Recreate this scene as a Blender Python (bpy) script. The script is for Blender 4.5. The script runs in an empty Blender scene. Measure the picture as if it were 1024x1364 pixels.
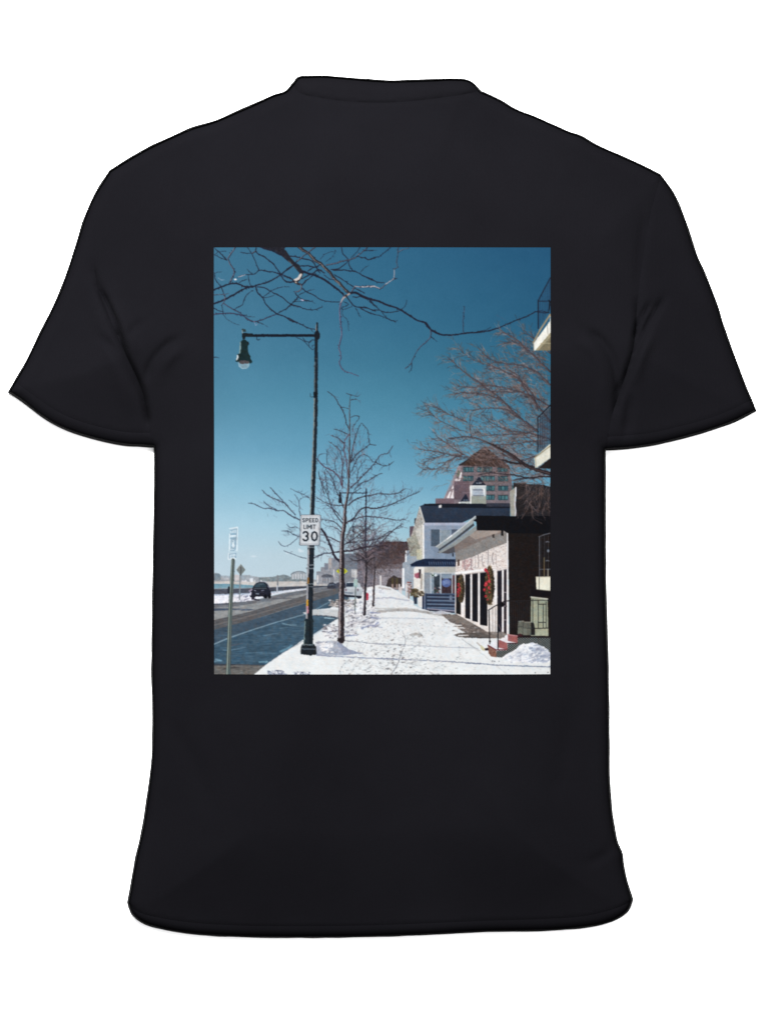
import bpy, math, random
import numpy as np
from mathutils import Vector
from mathutils.geometry import delaunay_2d_cdt

SC = bpy.context.scene
COL = SC.collection
# ------------------------------------------------------------------ camera, light, exposure
S = 0.00065                      # metres per photograph pixel
CX, CY = 512.0, 682.0
DIST = 4.0
cam_d = bpy.data.cameras.new('camera'); cam = bpy.data.objects.new('camera', cam_d); COL.objects.link(cam)
cam.location = (0, 0, DIST); cam_d.sensor_fit = 'VERTICAL'; cam_d.sensor_height = 36.0
cam_d.lens = 36.0 * DIST / (1364.5 * S)
cam_d.clip_start = 0.1; cam_d.clip_end = 60
SC.camera = cam
w = bpy.data.worlds.new('World'); SC.world = w; w.use_nodes = True
w.node_tree.nodes['Background'].inputs[0].default_value = (1, 1, 1, 1)
w.node_tree.nodes['Background'].inputs[1].default_value = 1.15
def softbox(name, loc, size, power):
    l = bpy.data.lights.new(name, 'AREA'); l.shape = 'RECTANGLE'; l.size, l.size_y = size; l.energy = power
    o = bpy.data.objects.new(name, l); COL.objects.link(o); o.location = loc
    o.rotation_euler = (Vector((0, 0, 0)) - Vector(loc)).to_track_quat('-Z', 'Y').to_euler()
    return o
softbox('softbox', (-0.30, 1.0, 1.3), (0.8, 0.7), 190)
softbox('softbox', (1.0, 0.2, 2.9), (1.4, 1.4), 54)
SC.view_settings.view_transform = 'Standard'
try: SC.view_settings.look = 'None'
except Exception: pass
SC.view_settings.exposure = 0.0; SC.view_settings.gamma = 1.0; SC.view_settings.use_curve_mapping = False
INK = 1.0 / 6.6                 # print reflectance for the light that falls on it

def W(x, y, z=0.0): return ((x - CX) * S, (CY - y) * S, z)

# ------------------------------------------------------------------ materials
def mat(name, col, rough=0.9, spec=0.05):
    m = bpy.data.materials.new(name); m.use_nodes = True
    b = m.node_tree.nodes['Principled BSDF']
    b.inputs['Base Color'].default_value = (*col, 1); b.inputs['Roughness'].default_value = rough
    b.inputs['Specular IOR Level'].default_value = spec
    return m, m.node_tree, b
def fabric(name, ca, cb, bump=0.25, weave=1700, sheen=0.0):
    m, nt, b = mat(name, ca, 0.95, 0.02)
    N = nt.nodes; L = nt.links
    tc = N.new('ShaderNodeTexCoord')
    n = N.new('ShaderNodeTexNoise'); n.inputs['Scale'].default_value = 5.5; n.inputs['Detail'].default_value = 6; n.inputs['Roughness'].default_value = 0.6
    L.new(tc.outputs['Object'], n.inputs['Vector'])
    n2 = N.new('ShaderNodeTexNoise'); n2.inputs['Scale'].default_value = 900; n2.inputs['Detail'].default_value = 2
    L.new(tc.outputs['Object'], n2.inputs['Vector'])
    ad = N.new('ShaderNodeMath'); ad.operation = 'MULTIPLY_ADD'; ad.inputs[1].default_value = 0.35
    L.new(n2.outputs['Fac'], ad.inputs[0]); L.new(n.outputs['Fac'], ad.inputs[2])
    r = N.new('ShaderNodeValToRGB'); r.color_ramp.elements[0].position = 0.45; r.color_ramp.elements[1].position = 0.9
    r.color_ramp.elements[0].color = (*ca, 1); r.color_ramp.elements[1].color = (*cb, 1)
    L.new(ad.outputs[0], r.inputs['Fac']); L.new(r.outputs['Color'], b.inputs['Base Color'])
    wv = N.new('ShaderNodeTexWave'); wv.bands_direction = 'X'; wv.inputs['Scale'].default_value = weave / 6.28
    wv.inputs['Distortion'].default_value = 1.5
    L.new(tc.outputs['Object'], wv.inputs['Vector'])
    mx = N.new('ShaderNodeMath'); mx.operation = 'ADD'
    L.new(wv.outputs['Fac'], mx.inputs[0]); L.new(n2.outputs['Fac'], mx.inputs[1])
    bp = N.new('ShaderNodeBump'); bp.inputs['Strength'].default_value = bump; bp.inputs['Distance'].default_value = 0.0002
    L.new(mx.outputs[0], bp.inputs['Height']); L.new(bp.outputs['Normal'], b.inputs['Normal'])
    if sheen:
        b.inputs['Sheen Weight'].default_value = sheen; b.inputs['Sheen Roughness'].default_value = 0.5
        b.inputs['Sheen Tint'].default_value = (0.8, 0.8, 1, 1)
    return m
M_JERSEY = fabric('black_jersey', (0.00120, 0.00113, 0.00158), (0.00178, 0.00171, 0.0023))
M_RIB = fabric('black_rib_knit', (0.00128, 0.0012, 0.00165), (0.0018, 0.00172, 0.0023), 0.5, 2600)
M_DARK_RIM = fabric('dark_rim_jersey', (0.0003, 0.0003, 0.0004), (0.0005, 0.0005, 0.0006))  # near-black so the edge darkening is put into the rim's colour
M_WHITE, nt, b = mat('white_studio_paper', (0.9, 0.9, 0.9), 0.95, 0.1)
n = nt.nodes.new('ShaderNodeTexNoise'); n.inputs['Scale'].default_value = 60
r = nt.nodes.new('ShaderNodeValToRGB'); r.color_ramp.elements[0].color = (0.88, 0.88, 0.885, 1); r.color_ramp.elements[1].color = (0.92, 0.92, 0.92, 1)
nt.links.new(n.outputs['Fac'], r.inputs['Fac']); nt.links.new(r.outputs['Color'], b.inputs['Base Color'])
M_INK, nt, b = mat('printed_ink', (0.5, 0.5, 0.5), 0.85, 0.02)
at = nt.nodes.new('ShaderNodeAttribute'); at.attribute_name = 'ink'
nt.links.new(at.outputs['Color'], b.inputs['Base Color'])

# ------------------------------------------------------------------ setting: the white surface
def quad_mesh(name, size, z, m):
    me = bpy.data.meshes.new(name); s = size
    me.from_pydata([(-s, -s, z), (s, -s, z), (s, s, z), (-s, s, z), (-s, -s, z - .02), (s, -s, z - .02), (s, s, z - .02), (-s, s, z - .02)], [],
                   [(0, 1, 2, 3), (7, 6, 5, 4), (0, 4, 5, 1), (1, 5, 6, 2), (2, 6, 7, 3), (3, 7, 4, 0)])
    me.materials.append(m); o = bpy.data.objects.new(name, me); COL.objects.link(o); return o
fl = quad_mesh('ground', 5.0, 0.0, M_WHITE); fl['kind'] = 'structure'

# ------------------------------------------------------------------ shirt outline (photograph pixels)
def cat(pts, step=2.5):
    p = np.array(pts, float); out = []
    for i in range(len(p) - 1):
        p1, p2 = p[i], p[i + 1]
        p0 = p[i - 1] if i else 2 * p1 - p2
        p3 = p[i + 2] if i + 2 < len(p) else 2 * p2 - p1
        L = np.linalg.norm(p2 - p1); n = max(1, int(L / step))
        # scale tangents so uneven spacing does not overshoot
        l0 = max(np.linalg.norm(p1 - p0), 1e-6); l2 = max(np.linalg.norm(p3 - p2), 1e-6)
        m1 = ((p1 - p0) / l0 + (p2 - p1) / L); m1 = m1 / max(np.linalg.norm(m1), 1e-6) * L
        m2 = ((p2 - p1) / L + (p3 - p2) / l2); m2 = m2 / max(np.linalg.norm(m2), 1e-6) * L
        for k in range(n):
            t = k / n
            out.append((2*t**3 - 3*t*t + 1) * p1 + (t**3 - 2*t*t + t) * m1 + (-2*t**3 + 3*t*t) * p2 + (t**3 - t*t) * m2)
    out.append(p[-1]); return np.array(out)

COLLAR_TOP = cat([(390, 110), (397, 102.5), (412, 101), (430, 100.5), (453, 102.2), (486, 105), (519, 107), (545, 106.4), (572, 105.5), (606, 104.5), (622, 106), (630.5, 110.5), (640.5, 121.5)], 2)
SH_R = cat([(640.5, 121.5), (647, 124), (665, 132.5), (684.5, 144), (712, 155), (737, 166), (757, 175), (772, 180), (792, 191.5), (822, 205), (852, 218.5), (879.5, 232.5)])
SLV_R = cat([(879.5, 232.5), (897, 257.5), (912, 292.5), (927, 337.5), (942, 372.5), (954.5, 405), (967, 445), (982, 485), (994, 517.5), (1000.5, 532)])
CUFF_R_END = cat([(1000.5, 532), (1007, 547.5)])
CUFF_R_BOT = cat([(1007, 547.5), (977, 562.5), (942, 575), (902, 586), (872, 593), (837, 598), (806, 600)])
SIDE_R = cat([(806, 600), (806, 640), (806, 700), (807, 800), (810, 900), (811, 980), (811.5, 1037), (815.4, 1084), (822.6, 1122), (828.8, 1136.6), (830, 1149), (834, 1169), (842.5, 1198)])
HEM_BOT = cat([(842.5, 1198), (836, 1213), (825, 1222), (807, 1230), (774.6, 1236), (731, 1239.6), (644.5, 1241.4), (572, 1245), (490, 1248), (390, 1249), (318, 1248), (254, 1244), (214, 1237), (190, 1229), (176, 1217), (170, 1202)])
SIDE_L = cat([(170, 1202), (174, 1180), (178, 1156), (182, 1136), (190, 1100), (196, 1060), (202, 1008), (203.3, 952), (202, 900), (203, 800), (204.5, 700), (205.5, 640), (205.5, 596)])
CUFF_L_BOT = cat([(205.5, 596), (190, 595), (170, 594), (135, 587.5), (100, 577.5), (75, 567), (50, 551), (30, 535), (11, 522.5)])
CUFF_L_END = cat([(11, 522.5), (19.5, 507.5)])
SLV_L = cat([(19.5, 507.5), (30, 490), (50, 450), (80, 387.5), (100, 330), (112.5, 290), (125, 261), (146, 227)])
SH_L = cat([(146, 227), (170, 212), (200, 195), (230, 181), (255, 170), (285, 161), (320, 146), (345, 135), (365, 126), (380, 121), (390, 110)])
SEAM_L = cat([(146, 227), (134, 262), (127, 310), (131, 382), (147, 422), (168, 470), (190, 520), (201, 577)])
SEAM_L2 = cat([(201, 577), (205.5, 596)])
SEAM_R = cat([(879.5, 232.5), (866, 280), (855, 340), (847, 400), (842, 460), (828, 510), (812, 560), (808.5, 582)])
SEAM_R2 = cat([(808.5, 582), (806, 600)])
CUFF_L = cat([(19.5, 507.5), (38, 521), (57, 535), (81, 550), (104, 560), (138, 570), (171, 576), (201, 577)])
CUFF_R = cat([(1000.5, 532), (972, 546), (938, 559), (900, 569), (870, 576), (836, 580), (808.5, 582)])
COLLAR = cat([(390, 110), (398, 124), (423, 131), (460, 136.5), (499, 138.5), (540, 137), (585, 132), (618, 127), (640.5, 121.5)])
HEM = cat([(170, 1202), (185, 1213), (214, 1221), (254, 1227), (318, 1231), (390, 1232), (490, 1231), (572, 1228), (644, 1225), (731, 1222), (774, 1219), (807, 1212), (825, 1206), (842.5, 1198)])
def join(*ls):
    out = []
    for l in ls:
        for p in l:
            if not out or np.hypot(*(p - out[-1])) > 1e-6: out.append(p)
    if np.hypot(*(out[0] - out[-1])) < 1e-6: out.pop()
    return np.array(out)
OUTL = join(COLLAR_TOP, SH_R, SLV_R, CUFF_R_END, CUFF_R_BOT, SIDE_R, HEM_BOT, SIDE_L, CUFF_L_BOT, CUFF_L_END, SLV_L, SH_L)

def dist_poly(P, poly, closed=False):
    P = np.asarray(P, float); a = poly; b = np.roll(poly, -1, 0) if closed else poly[1:]
    if not closed: a = poly[:-1]
    out = np.full(len(P), 1e9)
    for i0 in range(0, len(P), 4000):
        Q = P[i0:i0 + 4000]; best = np.full(len(Q), 1e18)
        ab = b - a; L2 = (ab ** 2).sum(1) + 1e-12
        for j0 in range(0, len(a), 200):
            A = a[j0:j0+200]; AB = ab[j0:j0+200]; l2 = L2[j0:j0+200]
            d = Q[:, None] - A[None]
            t = np.clip((d * AB[None]).sum(2) / l2, 0, 1)
            e = d - t[..., None] * AB[None]
            best = np.minimum(best, (e ** 2).sum(2).min(1))
        out[i0:i0 + 4000] = np.sqrt(best)
    return out
def inside(P, poly):
    x, y = P[:, 0], P[:, 1]; c = np.zeros(len(P), bool)
    a = poly; b = np.roll(poly, -1, 0)
    for (x1, y1), (x2, y2) in zip(a, b):
        if y1 == y2: continue
        k = ((y1 > y) != (y2 > y)) & (x < (x2 - x1) * (y - y1) / (y2 - y1) + x1)
        c ^= k
    return c

# creases of the cloth: polyline, depth in mm (negative = ridge), width in px
CREASES = [
 ([(133, 384), (150, 420), (168, 470), (190, 520), (200, 570)], 3.4, 5.0),
 ([(122, 350), (133, 384), (150, 420)], 1.3, 5),
 ([(148, 395), (166, 430), (186, 480)], -1.8, 9),
 ([(131, 445), (150, 462), (176, 500), (192, 530)], 1.6, 7),
 ([(245, 449), (222, 463), (203, 487), (196, 515)], 1.7, 6),
 ([(252, 462), (228, 480), (214, 505)], -1.3, 8),
 ([(200, 425), (180, 440), (172, 460)], 1.0, 6),
 ([(120, 385), (140, 440), (160, 500), (180, 560)], -0.8, 12),
 ([(866, 402), (848, 432), (843, 458)], 2.4, 4.0),
 ([(884, 396), (862, 430), (848, 462), (830, 505), (819, 535)], 2.6, 5.5),
 ([(776, 440), (800, 457), (815, 485), (820, 520), (816, 560)], 2.0, 6),
 ([(760, 452), (786, 468), (800, 500), (803, 545)], -1.0, 9),
 ([(845, 392), (845, 440), (838, 480)], 1.4, 5),
 ([(838, 520), (835, 555), (831, 590)], 1.6, 8),
 ([(870, 440), (850, 480), (842, 520)], -1.6, 9),
 ([(858, 280), (850, 340), (846, 395)], 0.8, 8),
 ([(215, 940), (262, 1020), (290, 1100)], 0.7, 16),
 ([(760, 920), (750, 1000), (735, 1090)], 0.7, 18),
 ([(820, 1120), (800, 1140), (770, 1150)], 0.9, 8),
 ([(360, 128), (330, 160), (290, 190)], 0.5, 14),
]
def height(P, d=None):
    """cloth height in metres above the table at photograph pixel positions"""
    P = np.asarray(P, float); x, y = P[:, 0], P[:, 1]
    if d is None: d = np.full(len(P), 500.0)
    R = 20.0
    e = 0.0115 * np.sqrt(np.clip(1 - (1 - np.clip(d / R, 0, 1)) ** 2, 0, 1))
    t = np.clip(d / 60, 0, 1); t2 = np.clip(d / 150, 0, 1); body = 0.014 * t2 * t2 * (3 - 2 * t2)
    # the chest swells a little more than the hem
    body += 0.004 * np.exp(-(((x - 505) / 260) ** 2 + ((y - 470) / 330) ** 2)) * t
    wob = 0.0007 * np.sin(x / 71 + y / 190) * np.sin(y / 133 - x / 300 + 1.3) * t
    return 0.0022 + e + body + wob
def crease_h(P):
    h = np.zeros(len(P))
    for pts, amp, wd in CREASES:
        c = cat(pts, 6); lo = c.min(0) - 4 * wd; hi = c.max(0) + 4 * wd
        k = np.where(((P > lo) & (P < hi)).all(1))[0]
        if not len(k): continue
        dd = dist_poly(P[k], c)
        # fade toward the ends
        e0 = np.hypot(*(P[k] - c[0]).T); e1 = np.hypot(*(P[k] - c[-1]).T)
        f = np.clip(np.minimum(e0, e1) / (3.0 * wd), 0.15, 1)
        h[k] -= 2.2 * amp * 1e-3 * np.exp(-(dd / (wd * .8)) ** 2) * f
    return h
SEAMS = [(SEAM_L, 0.5, 2.0), (SEAM_R, 0.5, 2.0), (SEAM_L2, .5, 2), (SEAM_R2, .5, 2), (COLLAR, 1.5, 1.8), (HEM, 0.8, 1.7), (CUFF_L, 0.6, 1.6), (CUFF_R, 0.6, 1.6)]

rng = np.random.default_rng(4)
def cloth(name, poly, m, parent, step=4.5):
    lo, hi = poly.min(0), poly.max(0)
    gx, gy = np.meshgrid(np.arange(lo[0], hi[0], step), np.arange(lo[1], hi[1], step))
    gx = gx + (np.arange(gx.shape[0]) % 2)[:, None] * step / 2
    G = np.stack([gx.ravel(), gy.ravel()], 1) + rng.uniform(-.3, .3, (gx.size, 2))
    G = G[inside(G, poly)]; dp = dist_poly(G, poly, True); G = G[dp > 2.2]
    do = dist_poly(G, OUTL, True); G = G[do > 21.5]
    rings = []
    a = np.roll(OUTL, 1, 0); b = np.roll(OUTL, -1, 0); tn = b - a; tn /= np.linalg.norm(tn, axis=1)[:, None]
    nrm = np.stack([-tn[:, 1], tn[:, 0]], 1)
    for off in (0.5, 1.2, 2.3, 4, 6.2, 9, 12.5, 16.5, 20):
        Q = OUTL + nrm * off
        Q = Q[::1 if off < 5 else 2]
        Q = Q[inside(Q, poly)]
        if not len(Q): continue
        k = dist_poly(Q, OUTL, True) > off * .93
        Q = Q[k]
        # keep away from the part's seams only
        if len(Q):
            k = dist_poly(Q, poly, True) > min(off * .9, 1.2); Q = Q[k]
        rings.append(Q)
    pts = np.concatenate([poly, G] + rings)
    n = len(poly); edges = [(i, (i + 1) % n) for i in range(n)]
    vs, es, fs, *_ = delaunay_2d_cdt([Vector(p) for p in pts], edges, [], 1, 1e-4)
    V = np.array([(v.x, v.y) for v in vs])
    d = dist_poly(V, OUTL, True)
    h = height(V, d) + crease_h(V) * np.clip(d / 12, 0, 1)
    for s, amp, wd in SEAMS:
        k = np.where(((V > s.min(0) - 8) & (V < s.max(0) + 8)).all(1))[0]
        if len(k): h[k] -= amp * 1e-3 * np.exp(-(dist_poly(V[k], s) / wd) ** 2) * np.clip(d[k] / 8, 0, 1)
    v3 = [W(x, y, z) for (x, y), z in zip(V, h)]
    F = []
    for f in fs:
        if len(f) < 3: continue
        p = V[list(f)[:3]]
        ar = (p[1, 0]-p[0, 0])*(p[2, 1]-p[0, 1]) - (p[2, 0]-p[0, 0])*(p[1, 1]-p[0, 1])
        F.append(tuple(f) if ar < 0 else tuple(reversed(f)))
    me = bpy.data.meshes.new(name); me.from_pydata(v3, [], F); me.update()
    me.polygons.foreach_set('use_smooth', [True] * len(me.polygons))
    me.materials.append(m)
    o = bpy.data.objects.new(name, me); COL.objects.link(o); o.parent = parent
    return o

shirt = bpy.data.objects.new('t_shirt', None); COL.objects.link(shirt)
shirt['label'] = 'black short sleeved t-shirt lying back up with a snowy street picture printed on it'
shirt['category'] = 't-shirt'
shirt.empty_display_size = 0.1
cloth('back_panel', join(COLLAR[::-1][:1], SH_R, SEAM_R, SEAM_R2, SIDE_R, HEM[::-1], SIDE_L, SEAM_L2[::-1], SEAM_L[::-1], SH_L, COLLAR), M_JERSEY, shirt)
rib = cloth('collar', join(COLLAR_TOP, COLLAR[::-1]), M_RIB, shirt, 3.2)
cloth('hem', join(HEM_BOT, HEM), M_JERSEY, shirt, 3.6)
sl = cloth('sleeve', join(SLV_L, SEAM_L, CUFF_L[::-1]), M_JERSEY, shirt)
cloth('sleeve_cuff', join(CUFF_L, SEAM_L2, CUFF_L_BOT, CUFF_L_END), M_JERSEY, sl, 3.6)
sr = cloth('sleeve', join(SLV_R, CUFF_R, SEAM_R[::-1]), M_JERSEY, shirt)
cloth('sleeve_cuff', join(CUFF_R_END, CUFF_R_BOT, SEAM_R2[::-1], CUFF_R[::-1]), M_JERSEY, sr, 3.6)

# the shirt's front side underneath; its near-black rim is added to paint a dark outline
def rim_panel():
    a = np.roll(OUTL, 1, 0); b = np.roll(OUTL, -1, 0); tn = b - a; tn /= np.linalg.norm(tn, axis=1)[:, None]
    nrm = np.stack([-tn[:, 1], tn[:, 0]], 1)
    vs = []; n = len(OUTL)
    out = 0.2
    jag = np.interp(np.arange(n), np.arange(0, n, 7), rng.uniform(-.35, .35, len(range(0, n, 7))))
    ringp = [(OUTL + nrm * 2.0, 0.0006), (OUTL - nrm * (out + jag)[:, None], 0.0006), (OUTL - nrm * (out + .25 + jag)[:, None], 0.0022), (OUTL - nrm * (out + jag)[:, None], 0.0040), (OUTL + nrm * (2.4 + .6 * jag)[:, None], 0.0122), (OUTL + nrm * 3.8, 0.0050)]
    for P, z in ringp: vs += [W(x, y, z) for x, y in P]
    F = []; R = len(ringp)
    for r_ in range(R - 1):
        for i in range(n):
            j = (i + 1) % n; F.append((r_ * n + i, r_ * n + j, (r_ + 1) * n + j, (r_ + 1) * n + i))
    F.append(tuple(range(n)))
    me = bpy.data.meshes.new('front_panel_dark_rim'); me.from_pydata(vs, [], F); me.update(); me.materials.append(M_DARK_RIM)
    o = bpy.data.objects.new('front_panel_dark_rim', me); COL.objects.link(o); o.parent = shirt
    o['label'] = 'front side underneath, with an added near-black rim painting the dark outline of the shirt'
rim_panel()

# ================================================================== THE PRINT
X0, Y0, X1, Y1 = 285.0, 329.5, 733.0, 898.5
SS = 3
PW, PH = int((X1 - X0) * SS), int(round((Y1 - Y0) * SS)) // 2 * 2      # canvas
IMG = np.zeros((PH, PW, 3), np.float32); IDM = np.zeros((PH, PW), np.int16)
rnd = random.Random(11); nr = np.random.default_rng(7)
KINDS = []                                                                   # (name, label)
CUR = [0]
def kind(name, label=None):
    KINDS.append((name, label)); CUR[0] = len(KINDS) - 1
def again(i): CUR[0] = i
def vnoise(h, w_, sy, sx, seed=0):
    g = np.random.default_rng(seed).standard_normal((int(h / sy) + 3, int(w_ / sx) + 3)).astype(np.float32)
    yy = np.arange(h) / sy; xx = np.arange(w_) / sx
    y0 = yy.astype(int); x0 = xx.astype(int); fy = (yy - y0)[:, None]; fx = (xx - x0)[None]
    fy = fy * fy * (3 - 2 * fy); fx = fx * fx * (3 - 2 * fx)
    a = g[y0][:, x0]; b_ = g[y0][:, x0 + 1]; c = g[y0 + 1][:, x0]; d_ = g[y0 + 1][:, x0 + 1]
    return (a * (1 - fx) + b_ * fx) * (1 - fy) + (c * (1 - fx) + d_ * fx) * fy
def cvx(p): return ((p[0] - X0) * SS, (p[1] - Y0) * SS)
def C(c): return np.array(c, np.float32) / 255.0
def T(k, pts):
    x0, y0, s = k; return [(x0 + u / s, y0 + v / s) for u, v in pts]
def polymask(pts):
    q = [cvx(p) for p in pts]
    xs = [p[0] for p in q]; ys = [p[1] for p in q]
    a0, a1 = max(0, int(min(xs)) - 1), min(PW, int(max(xs)) + 2); b0, b1 = max(0, int(min(ys)) - 1), min(PH, int(max(ys)) + 2)
    if a1 <= a0 or b1 <= b0: return None
    m = np.zeros((b1 - b0, a1 - a0), bool); X = np.arange(a0, a1)[None] + .5
    yy = np.arange(b0, b1)[:, None] + .5
    for i in range(len(q)):
        x1, y1 = q[i]; x2, y2 = q[(i + 1) % len(q)]
        if y1 == y2: continue
        rows = ((y1 > yy) != (y2 > yy)); xi = (x2 - x1) * (yy - y1) / (y2 - y1) + x1
        m ^= rows & (X < xi)
    return a0, b0, a1, b1, m
def poly(pts, col, alpha=1.0, noise=0.0, ns=(3, 3), col2=None, setid=True, axis='y', seed=None):
    """fill a polygon; col2 = a second colour reached at the far end of the axis; noise = mottling of the ink"""
    r_ = polymask(pts)
    if r_ is None: return
    a0, b0, a1, b1, m = r_
    h, w_ = m.shape; base = np.broadcast_to(C(col), (h, w_, 3)).copy()
    if col2 is not None:
        t = np.linspace(0, 1, h)[:, None, None] if axis == 'y' else np.linspace(0, 1, w_)[None, :, None]
        base = base * (1 - t) + C(col2) * t
    if noise:
        base += (vnoise(h, w_, ns[1] * SS / 3, ns[0] * SS / 3, rnd.randrange(10**6) if seed is None else seed) * noise / 255.0)[..., None]
    sub = IMG[b0:b1, a0:a1]; k = m[..., None] * alpha
    sub[:] = sub * (1 - k) + base * k
    if setid: IDM[b0:b1, a0:a1][m] = CUR[0]
def rect(x0, y0, x1, y1, col, **kw): poly([(x0, y0), (x1, y0), (x1, y1), (x0, y1)], col, **kw)
def seg(p, q, r0, r1, col, alpha=1.0, setid=True):
    (x1, y1), (x2, y2) = cvx(p), cvx(q); r0 *= SS; r1 *= SS; rm = max(r0, r1) + 1.5
    a0, a1 = max(0, int(min(x1, x2) - rm)), min(PW, int(max(x1, x2) + rm) + 2)
    b0, b1 = max(0, int(min(y1, y2) - rm)), min(PH, int(max(y1, y2) + rm) + 2)
    if a1 <= a0 or b1 <= b0: return
    X = np.arange(a0, a1)[None] + .5 - x1; Y = np.arange(b0, b1)[:, None] + .5 - y1
    dx, dy = x2 - x1, y2 - y1; L2 = dx * dx + dy * dy + 1e-9
    t = np.clip((X * dx + Y * dy) / L2, 0, 1)
    d = np.sqrt((X - t * dx) ** 2 + (Y - t * dy) ** 2); rr = r0 + (r1 - r0) * t
    k = np.clip(rr - d + .5, 0, 1) * alpha
    sub = IMG[b0:b1, a0:a1]; sub[:] = sub * (1 - k[..., None]) + C(col) * k[..., None]
    if setid: IDM[b0:b1, a0:a1][k > .35 * alpha] = CUR[0]
def stroke(pts, w0, w1, col, alpha=1.0, setid=True):
    n = len(pts) - 1
    for i in range(n):
        f0 = i / n; f1 = (i + 1) / n
        seg(pts[i], pts[i + 1], (w0 + (w1 - w0) * f0) / 2, (w0 + (w1 - w0) * f1) / 2, col, alpha, setid)
def ell(cx, cy, rx, ry, col, n=20, **kw):
    poly([(cx + rx * math.cos(6.2832 * i / n), cy + ry * math.sin(6.2832 * i / n)) for i in range(n)], col, **kw)
def speck(x0, y0, x1, y1, n, cols, size, alpha=.8, asp=1.0, setid=True, test=None):
    for _ in range(n):
        x, y = rnd.uniform(x0, x1), rnd.uniform(y0, y1)
        if test and not test(x, y): continue
        s = rnd.uniform(*size); seg((x - s * asp / 2, y), (x + s * asp / 2, y + rnd.uniform(-.3, .3) * s), s / 2, s / 2, rnd.choice(cols), alpha, setid)
def limb(pts, w0, w1, dark=(30, 31, 50), lit=None, knots=.5, side=-1, alpha=1.0, wig=0.25):
    """a branch: wavering dark stroke, buds, and a lit side"""
    c = cat(pts, 3.2); c = [(x + rnd.uniform(-wig, wig), y + rnd.uniform(-wig, wig)) for x, y in c]
    stroke(c, w0, w1, dark, alpha)
    n = len(c)
    if knots:
        for i in range(1, n):
            if rnd.random() < knots * .85:
                f = i / n; ww = w0 + (w1 - w0) * f; a = rnd.uniform(0, 6.28); l = ww * .5 + rnd.uniform(.6, 1.8)
                seg(c[i], (c[i][0] + math.cos(a) * l, c[i][1] + math.sin(a) * l), ww * .35, .3, dark, alpha)
    if lit is not None:
        q = [(x + side * (w0 + (w1 - w0) * i / n) * .26, y - .1) for i, (x, y) in enumerate(c)]
        stroke(q, w0 * .36, w1 * .3, lit, .8 * alpha)
    return c

c1, c2, c3, c4 = (280, 325, 8.533), (380, 325, 8.533), (480, 325, 8.533), (620, 325, 8.533)
c5, c6, c7 = (300, 420, 7.314), (420, 510, 7.314), (545, 440, 5.251)
c8, c9, c10, c11 = (420, 610, 7.314), (330, 640, 8.533), (280, 690, 8.533), (400, 720, 8.533)
c12, c13, c14, c15 = (280, 780, 7.314), (400, 790, 7.314), (500, 730, 8.533), (540, 600, 8.533)
c16, c17, c18, c19, c20 = (630, 590, 9.309), (575, 680, 8.533), (630, 700, 9.309), (620, 790, 8.533), (500, 800, 7.314)
TL, TR, BL, BR = (280, 320, 4.452), (505, 320, 4.357), (280, 610, 4.452), (505, 610, 4.357)

# ---- sky
kind('printed_picture', 'rectangular full colour print of a snowy street under a deep blue sky')
ROWS = [(329, (57, 112, 142), (42, 100, 134), (30, 85, 122)), (430, (66, 122, 152), (50, 110, 142), (36, 95, 130)),
        (480, (72, 130, 160), (58, 120, 150), (42, 104, 136)), (530, (84, 144, 173), (72, 136, 165), (57, 121, 153)),
        (600, (109, 166, 195), (94, 157, 187), (80, 145, 177)), (650, (140, 190, 213), (120, 176, 203), (102, 163, 193)),
        (700, (170, 206, 224), (156, 200, 218), (132, 184, 208)), (740, (186, 209, 222), (180, 205, 216), (150, 190, 206)), (900, (205, 214, 224), (195, 210, 220), (165, 200, 212))]
yy = np.arange(PH) / SS + Y0; xx = np.arange(PW) / SS + X0
colv = []
for j in range(3):
    a = np.array([r_[1 + j] for r_ in ROWS], np.float32) / 255
    colv.append(np.stack([np.interp(yy, [r_[0] for r_ in ROWS], a[:, k]) for k in range(3)], 1))
t = np.clip((xx - 285) / 448, 0, 1)[None, :, None]
lo = np.clip(t * 2, 0, 1); hi = np.clip(t * 2 - 1, 0, 1)
IMG[:] = ((colv[0][:, None] * (1 - lo) + colv[1][:, None] * lo) * (1 - hi) + colv[2][:, None] * hi)
IMG *= np.interp(yy, [330, 520, 640], [.95, .965, .985]).astype(np.float32)[:, None, None]
IMG += (vnoise(PH, PW, 5, 5, 1) * .6 / 255)[..., None] + (vnoise(PH, PW, 40, 40, 2) * .6 / 255)[..., None]
# small wisps of cloud by the lamp post
for cx, cy, rx, ry, a in [(401, 734, 4.5, 2.2, .35), (399, 732, 2, 2, .35), (383, 737, 4, 1.5, .25), (338, 741, 5, 1.5, .25)]:
    for k in range(4): ell(cx, cy, rx * (1 - k * .2), ry * (1 - k * .2), (228, 235, 242), alpha=a * .5, setid=False)

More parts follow.
